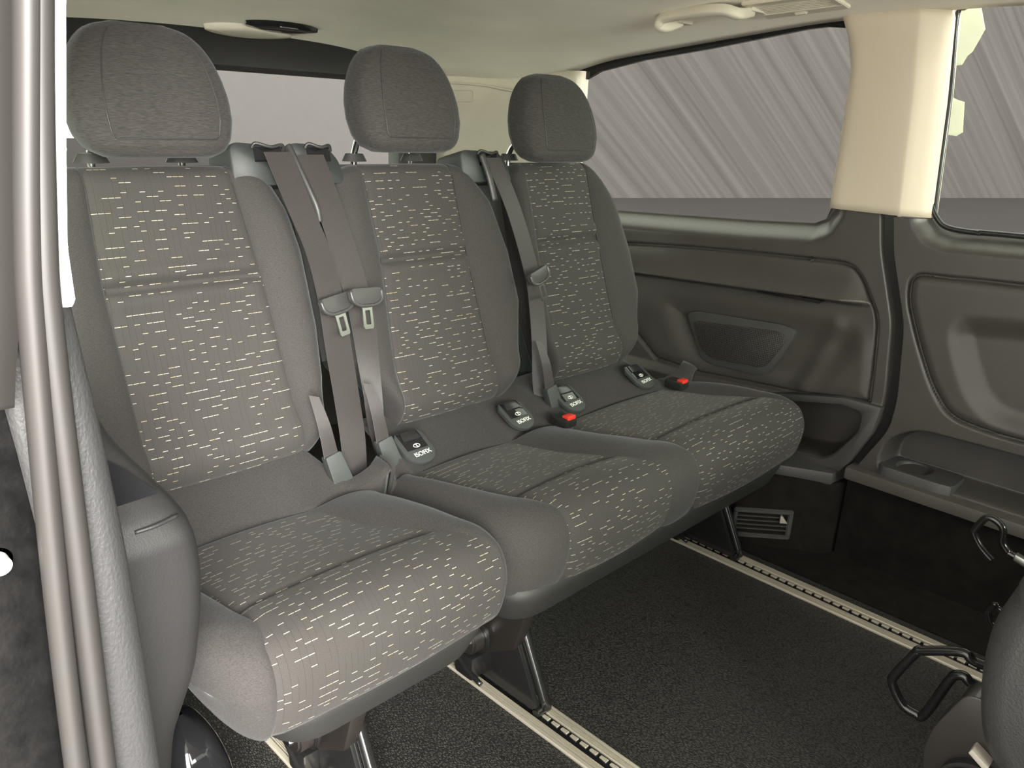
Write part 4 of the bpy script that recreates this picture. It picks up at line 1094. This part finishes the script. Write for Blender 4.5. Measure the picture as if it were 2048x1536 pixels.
def tongue(c, ang, parent, tilt=0.25, scale=1.0):
    """buckle tongue: black grip bar and slotted steel plate; c: centre of the grip; ang: roll about the facing axis"""
    n_ = Vector((0.15, -1, tilt)).normalized(); u_ = Vector((1, 0, 0)); u_ = (u_ - n_ * u_.dot(n_)).normalized(); v_ = n_.cross(u_)
    M = Matrix((u_, v_, n_)).transposed().to_4x4(); M.translation = Vector(c); M = M @ Matrix.Rotation(ang, 4, 'Z') @ Matrix.Scale(scale, 4)
    grip = round_poly([(-0.037, 0.012), (-0.032, 0.017), (0.032, 0.017), (0.037, 0.012), (0.034, -0.006), (0.020, -0.016), (-0.020, -0.016), (-0.034, -0.006)], 0.006, 4)
    bm = bm_prism(grip, 2, -0.005, 0.005, 0.003); bmesh.ops.transform(bm, matrix=M, verts=bm.verts)
    gp = from_bm('tongue_grip', bm, 'grip_black', parent, True, 40)
    lip = [M @ Vector(p) for p in ((-0.036, 0.013, 0.004), (-0.034, -0.004, 0.0055), (-0.020, -0.013, 0.0055), (0.0, -0.0145, 0.0055), (0.020, -0.013, 0.0055), (0.034, -0.004, 0.0055), (0.036, 0.013, 0.004))]
    tube('grip_rim', lip, 0.0032 * scale, 'grip_black', gp, 8, 4)
    # slotted plate: outer outline and slot bridged into a frame
    out = [(-0.019, -0.013), (-0.0115, -0.019), (-0.0115, -0.052), (-0.0095, -0.056), (0.0095, -0.056), (0.0115, -0.052), (0.0115, -0.019), (0.019, -0.013)]
    inn = [(-0.0048, -0.0225), (-0.0058, -0.024), (-0.0058, -0.046), (-0.0048, -0.048), (0.0048, -0.048), (0.0058, -0.046), (0.0058, -0.024), (0.0048, -0.0225)]
    bm = bmesh.new(); k = len(out); vv = []
    for z in (-0.0012, 0.0012):
        vv.append(([bm.verts.new((*p, z)) for p in out], [bm.verts.new((*p, z)) for p in inn]))
    for o_, i_ in vv:
        for a in range(k): bm.faces.new((o_[a], o_[(a + 1) % k], i_[(a + 1) % k], i_[a]))
    for a in range(k):
        for q in (0, 1): bm.faces.new((vv[0][q][a], vv[0][q][(a + 1) % k], vv[1][q][(a + 1) % k], vv[1][q][a]))
    bmesh.ops.transform(bm, matrix=M, verts=bm.verts)
    from_bm('tongue_plate', bm, 'steel_bright', parent, False)

def foot(xc, root, mirror=1, yf=0.745):
    """front floor mount: side plate, strut, pivot, bolt and catch"""
    pl = [(yf + 0.03, 0.215), (yf + 0.26, 0.235), (yf + 0.25, 0.14), (yf + 0.21, 0.085), (yf + 0.13, 0.070), (yf + 0.06, 0.115)]
    prism('mount_plate', pl, 0, xc - 0.018, xc + 0.010, 'steel_brown', root, 0.004)
    lo = [(yf + 0.004, 0.010), (yf + 0.06, 0.125), (yf + 0.12, 0.13), (yf + 0.22, 0.06), (yf + 0.25, 0.008)]
    prism('foot_plate', lo, 0, xc - 0.008, xc + 0.004, 'steel_black', root, 0.003)
    tube('strut', [(xc + 0.012, yf, 0.014), (xc + 0.012, yf + 0.03, 0.075), (xc + 0.012, yf + 0.075, 0.165)], 0.0095, 'steel_black', root, 14, 3)
    cyl('pivot', (xc - 0.055, yf + 0.145, 0.105), (xc + 0.02, yf + 0.145, 0.105), 0.026, 'steel_brown', root, 28, 0.004)
    cyl('pivot_collar', (xc - 0.030, yf + 0.145, 0.105), (xc - 0.022, yf + 0.145, 0.105), 0.032, 'steel_black', root, 28, 0.002)
    cyl('bolt', (xc - 0.062, yf + 0.145, 0.105), (xc - 0.052, yf + 0.145, 0.105), 0.011, 'steel_bright', root, 6, 0.001)
    box('catch', (xc - 0.02, yf + 0.17, 0.030), (0.03, 0.05, 0.05), 'steel_black', root, 0.008)
    tube('catch_hook', [(xc - 0.034, yf + 0.20, 0.055), (xc - 0.036, yf + 0.16, 0.03), (xc - 0.034, yf + 0.12, 0.016)], 0.005, 'steel_black', root, 10, 4)
    cyl('foot_pin', (xc - 0.010, yf + 0.006, 0.010), (xc + 0.024, yf + 0.006, 0.010), 0.009, 'steel_black', root, 18, 0.002)

# ---------- single seat nearest the door
s1 = thing('single_seat', 'single rear seat nearest the open door', 'car seat', (0.53, 0.98, 0.0))
make_backrest(0.535, [(0.40, 0.17), (0.45, 0.20), (0.54, 0.225), (0.63, 0.232), (0.76, 0.228), (0.83, 0.215), (0.876, 0.19), (0.897, 0.165), (0.905, 0.14)],
              [(0.40, 0.172), (0.45, 0.197), (0.54, 0.219), (0.627, 0.226), (0.757, 0.222), (0.83, 0.208), (0.876, 0.188), (0.897, 0.163), (0.905, 0.14)],
              [(0.40, -0.112), (0.73, -0.126), (0.905, -0.120)], [(0.40, 0.155), (0.60, 0.140), (0.73, 0.130), (0.905, 0.105)], s1)
make_headrest(0.515, 0.917, 1.104, s1, 1.285)
make_cushion([([(0, 0.375), (0.40, 0.390), (0.52, 0.380), (1, 0.378)], [(0, 0.630), (0.40, 0.728), (0.55, 0.748), (1, 0.752)])], s1, 0.300, 0.778, 0.11, 0.035, 0.075, (0.30, 0.690))
make_skirt(0.385, 0.768, s1)
foot(0.5325, s1)
g1 = belt_guide(0.646, 0.752, 0.938, s1, low=0.868); guide_lip(0.688, 0.748, 0.934, g1)
# cloth-covered anchor strap and buckle sleeve beside the near seat
# ---------- double bench
s2 = thing('double_bench', 'double rear bench seat beside the far wall', 'car seat', (1.27, 0.98, 0.0))
make_backrest(1.02, [(0.40, 0.122), (0.45, 0.135), (0.50, 0.165), (0.55, 0.203), (0.70, 0.212), (0.82, 0.202), (0.878, 0.180), (0.897, 0.152), (0.905, 0.128)],
              [(0.40, 0.168), (0.414, 0.178), (0.482, 0.226), (0.608, 0.262), (0.717, 0.249), (0.825, 0.211), (0.876, 0.172), (0.897, 0.145), (0.905, 0.125)],
              [(0.40, -0.116), (0.73, -0.103), (0.905, -0.116)], [(0.40, 0.150), (0.60, 0.128), (0.73, 0.115), (0.905, 0.107)], s2)
make_headrest(0.992, 0.925, 1.113, s2, 1.285)
make_backrest(1.455, [(0.40, 0.108), (0.50, 0.130), (0.60, 0.152), (0.80, 0.155), (0.876, 0.146), (0.897, 0.128), (0.905, 0.115)],
              [(0.40, 0.160), (0.428, 0.180), (0.496, 0.235), (0.581, 0.264), (0.684, 0.248), (0.784, 0.214), (0.860, 0.168), (0.885, 0.140), (0.897, 0.125), (0.905, 0.118)],
              [(0.40, -0.096), (0.73, -0.108), (0.905, -0.110)], [(0.40, 0.152), (0.60, 0.128), (0.73, 0.114), (0.905, 0.104)], s2)
make_headrest(1.412, 0.905, 1.090, s2, 1.285)
make_cushion([([(0, 0.835), (0.30, 0.880), (0.45, 0.910), (1, 0.905)], [(0, 1.090), (0.40, 1.165), (0.52, 1.195), (1, 1.190)]),
              ([(0, 1.235), (0.40, 1.285), (0.52, 1.295), (1, 1.290)], [(0, 1.640), (0.40, 1.705), (0.55, 1.728), (1, 1.728)])], s2, 0.786, 1.752, 0.035, 0.05, 0.0, (0.850, 1.628))
make_skirt(0.800, 1.740, s2)
foot(0.8810, s2); foot(1.6225, s2, yf=0.79)
g2 = belt_guide(0.756, 0.864, 0.938, s2, low=0.868); guide_lip(0.790, 0.842, 0.934, g2)
g3 = belt_guide(1.155, 1.298, 0.928, s2, low=0.862); guide_lip(1.205, 1.262, 0.924, g3)
for ix in (0.880, 1.153, 1.322, 1.590): isofix(ix, s2)
# arm of guide running down between the two belts
bm = bmesh.new()
arm = [back_pt(0.7530, 0.930, 0.006), back_pt(0.7560, 0.905, 0.016), back_pt(0.7635, 0.860, 0.028), back_pt(0.7705, 0.825, 0.034), back_pt(0.7745, 0.800, 0.030)]
tube('guide_arm', arm, 0.0085, 'plastic_black', g2, 12, 6, False, 0.7)
arm = [back_pt(1.200, 0.915, 0.018), back_pt(1.207, 0.87, 0.024), back_pt(1.215, 0.82, 0.022)]
tube('guide_arm', arm, 0.0085, 'plastic_black', g3, 12, 6, False, 0.7)
# grey sleeves around the buckle stalks and their cloth straps
def stalk(x, y, z, root, lean=0.02, h=0.06):
    b0 = Vector((x, y, z)); 
    bm = bm_prism(round_poly([(-0.019, 0), (-0.017, h), (0.014, h), (0.019, 0)], 0.004, 3), 1, -0.009, 0.009, 0.003)
    M = Matrix.Translation(b0) @ Matrix.Rotation(math.radians(-12), 4, 'Y') @ Matrix.Rotation(math.radians(-14), 4, 'X')
    bmesh.ops.transform(bm, matrix=M, verts=bm.verts); sl = from_bm('anchor_sleeve', bm, 'plastic_guide', root, True, 35)
    ribbon('anchor_strap', [((x - 0.028, y + 0.012, z + h - 0.01), (x - 0.002, y + 0.008, z + h - 0.01)), ((x - 0.033, y + 0.022, z + h + 0.05), (x - 0.012, y + 0.016, z + h + 0.05)), ((x - 0.034, y + 0.045, z + h + 0.10), (x - 0.018, y + 0.04, z + h + 0.095))], 'webbing', sl)
stalk(0.716, 1.098, 0.372, s1); stalk(0.826, 1.098, 0.372, s2); stalk(1.288, 1.108, 0.374, s2)
# red release buttons of the buckles sunk in the cushion
for bx, by, bz in ((1.228, 1.036, 0.397), (1.648, 1.030, 0.394)):
    bk = box('buckle', (bx, by, bz - 0.008), (0.036, 0.05, 0.022), 'plastic_smooth', s2, 0.005)
    box('release_button', (bx, by - 0.016, bz + 0.003), (0.026, 0.018, 0.010), 'red_plastic', bk, 0.003)

# ---------- belts
def belt(label, loc, rows, tg, bottom=None):
    t = thing('seat_belt', label, 'seat belt', loc, 'rear seat belts')
    ribbon('webbing', rows, 'webbing', t)
    tongue(tg[0], tg[1], t, scale=tg[2])
    return t
belt('dark seat belt hanging beside the single seat backrest', (0.76, 1.12, 0.36),
     [((0.691, 1.272, 0.924), (0.742, 1.272, 0.924)), ((0.712, 1.231, 0.823), (0.765, 1.236, 0.820)), ((0.728, 1.214, 0.764), (0.782, 1.221, 0.760)), ((0.738, 1.197, 0.688), (0.790, 1.197, 0.683)),
      ((0.741, 1.180, 0.593), (0.795, 1.180, 0.585)), ((0.743, 1.160, 0.505), (0.795, 1.158, 0.496)), ((0.741, 1.140, 0.43), (0.790, 1.135, 0.425)), ((0.739, 1.127, 0.345), (0.786, 1.124, 0.335))],
     ((0.764, 1.176, 0.674), math.radians(8), 1.0))
belt('dark twisted seat belt hanging at the left edge of the middle backrest', (0.83, 1.12, 0.36),
     [((0.758, 1.281, 0.919), (0.811, 1.281, 0.919)), ((0.779, 1.244, 0.810), (0.831, 1.240, 0.808)), ((0.801, 1.209, 0.679), (0.853, 1.203, 0.674)), ((0.808, 1.197, 0.616), (0.858, 1.192, 0.610)),
      ((0.811, 1.187, 0.562), (0.852, 1.176, 0.555)), ((0.815, 1.175, 0.497), (0.844, 1.155, 0.491)), ((0.819, 1.165, 0.43), (0.834, 1.132, 0.425)), ((0.828, 1.14, 0.350), (0.850, 1.115, 0.345))],
     ((0.818, 1.168, 0.681), math.radians(-3), 1.0))
belt('dark seat belt hanging between the middle and the far backrest', (1.27, 1.12, 0.36),
     [((1.200, 1.279, 0.913), (1.248, 1.279, 0.913)), ((1.232, 1.238, 0.807), (1.280, 1.240, 0.806)), ((1.262, 1.204, 0.674), (1.308, 1.204, 0.674)), ((1.270, 1.190, 0.593), (1.310, 1.182, 0.588)),
      ((1.272, 1.178, 0.505), (1.303, 1.160, 0.500)), ((1.266, 1.165, 0.43), (1.288, 1.140, 0.43)), ((1.260, 1.14, 0.355), (1.284, 1.12, 0.355))],
     ((1.268, 1.166, 0.672), math.radians(14), 0.95))

# ================================================================== FOLDED SEAT AT THE RIGHT EDGE
fs = thing('folded_seat', 'folded front seat cut off at the lower right corner', 'car seat', (1.05, 0.05, 0.0))
# thick upholstered back seen from its edge
outl = [(0.136, 0.517), (0.146, 0.489), (0.157, 0.449), (0.159, 0.405), (0.156, 0.363), (0.150, 0.329), (0.138, 0.291), (0.123, 0.268), (0.09, 0.245), (-0.06, 0.235), (-0.20, 0.30), (-0.22, 0.50), (-0.10, 0.60), (0.06, 0.585)]
outl = [tuple(p) for p in catmull(outl, 4, True)]
V = []; n = len(outl); lv_ = [(0.985, 0.80), (0.992, 0.90), (1.005, 0.96), (1.03, 0.995), (1.10, 1.0), (1.30, 1.0), (1.40, 0.96), (1.42, 0.85)]
cy0, cz0 = -0.02, 0.41
for x, sc in lv_:
    for y, z in outl: V.append((x, cy0 + (y - cy0) * sc, cz0 + (z - cz0) * sc))
F = [(i * n + k, i * n + (k + 1) % n, (i + 1) * n + (k + 1) % n, (i + 1) * n + k) for i in range(len(lv_) - 1) for k in range(n)]
F += [tuple(range(n)), tuple(range((len(lv_) - 1) * n, len(lv_) * n))]
mk('backrest', V, F, 'seat_back_vinyl', fs)
rc = [(0.165, 0.335), (0.178, 0.300), (0.192, 0.262), (0.196, 0.225), (0.185, 0.16), (0.15, 0.12), (0.05, 0.10), (-0.05, 0.12), (-0.05, 0.33)]
prism('recliner_cover', round_poly(rc, 0.03, 5), 0, 1.02, 1.06, 'steel_brown', fs, 0.010, 3)
cyl('recliner_hub', (1.00, 0.125, 0.205), (1.03, 0.125, 0.205), 0.046, 'plastic_smooth', fs, 32, 0.006)
cyl('recliner_knob', (0.985, 0.120, 0.200), (1.01, 0.120, 0.200), 0.033, 'steel_brown', fs, 32, 0.006)
prism('recliner_label', [(0.118, 0.262), (0.140, 0.275), (0.143, 0.268), (0.121, 0.254)], 0, 0.999, 1.021, 'toggle_grey', fs, 0.001)
box('seat_leg', (1.20, -0.02, 0.13), (0.30, 0.10, 0.27), 'steel_black', fs, 0.02)
tube('release_handle', [(1.26, 0.15, 0.242), (1.25, 0.201, 0.242), (1.25, 0.222, 0.248), (1.25, 0.274, 0.221), (1.25, 0.283, 0.212), (1.25, 0.304, 0.160), (1.25, 0.306, 0.140), (1.25, 0.285, 0.111), (1.25, 0.264, 0.106), (1.25, 0.250, 0.112), (1.25, 0.230, 0.186), (1.25, 0.222, 0.205), (1.25, 0.210, 0.210), (1.25, 0.197, 0.203), (1.26, 0.15, 0.19)], 0.0078, 'steel_black', fs, 14, 6)
tube('wire_lever', [(1.50, 0.257, 0.294), (1.50, 0.279, 0.311), (1.50, 0.294, 0.331), (1.50, 0.294, 0.342), (1.50, 0.284, 0.366), (1.50, 0.273, 0.371), (1.50, 0.258, 0.364), (1.50, 0.252, 0.353), (1.50, 0.251, 0.336), (1.50, 0.24, 0.322), (1.50, 0.228, 0.317), (1.50, 0.150, 0.30), (1.45, 0.06, 0.28)], 0.0062, 'steel_black', fs, 12, 6)
prism('lever_bracket', [(0.226, 0.323), (0.227, 0.312), (0.205, 0.305), (0.12, 0.28), (0.12, 0.302)], 0, 1.492, 1.508, 'steel_bright', fs, 0.002)
tube('wire_catch', [(1.50, 0.20, 0.16), (1.50, 0.231, 0.175), (1.50, 0.240, 0.190), (1.50, 0.242, 0.198), (1.50, 0.236, 0.216), (1.50, 0.222, 0.208), (1.48, 0.16, 0.20)], 0.005, 'steel_black', fs, 10, 6)
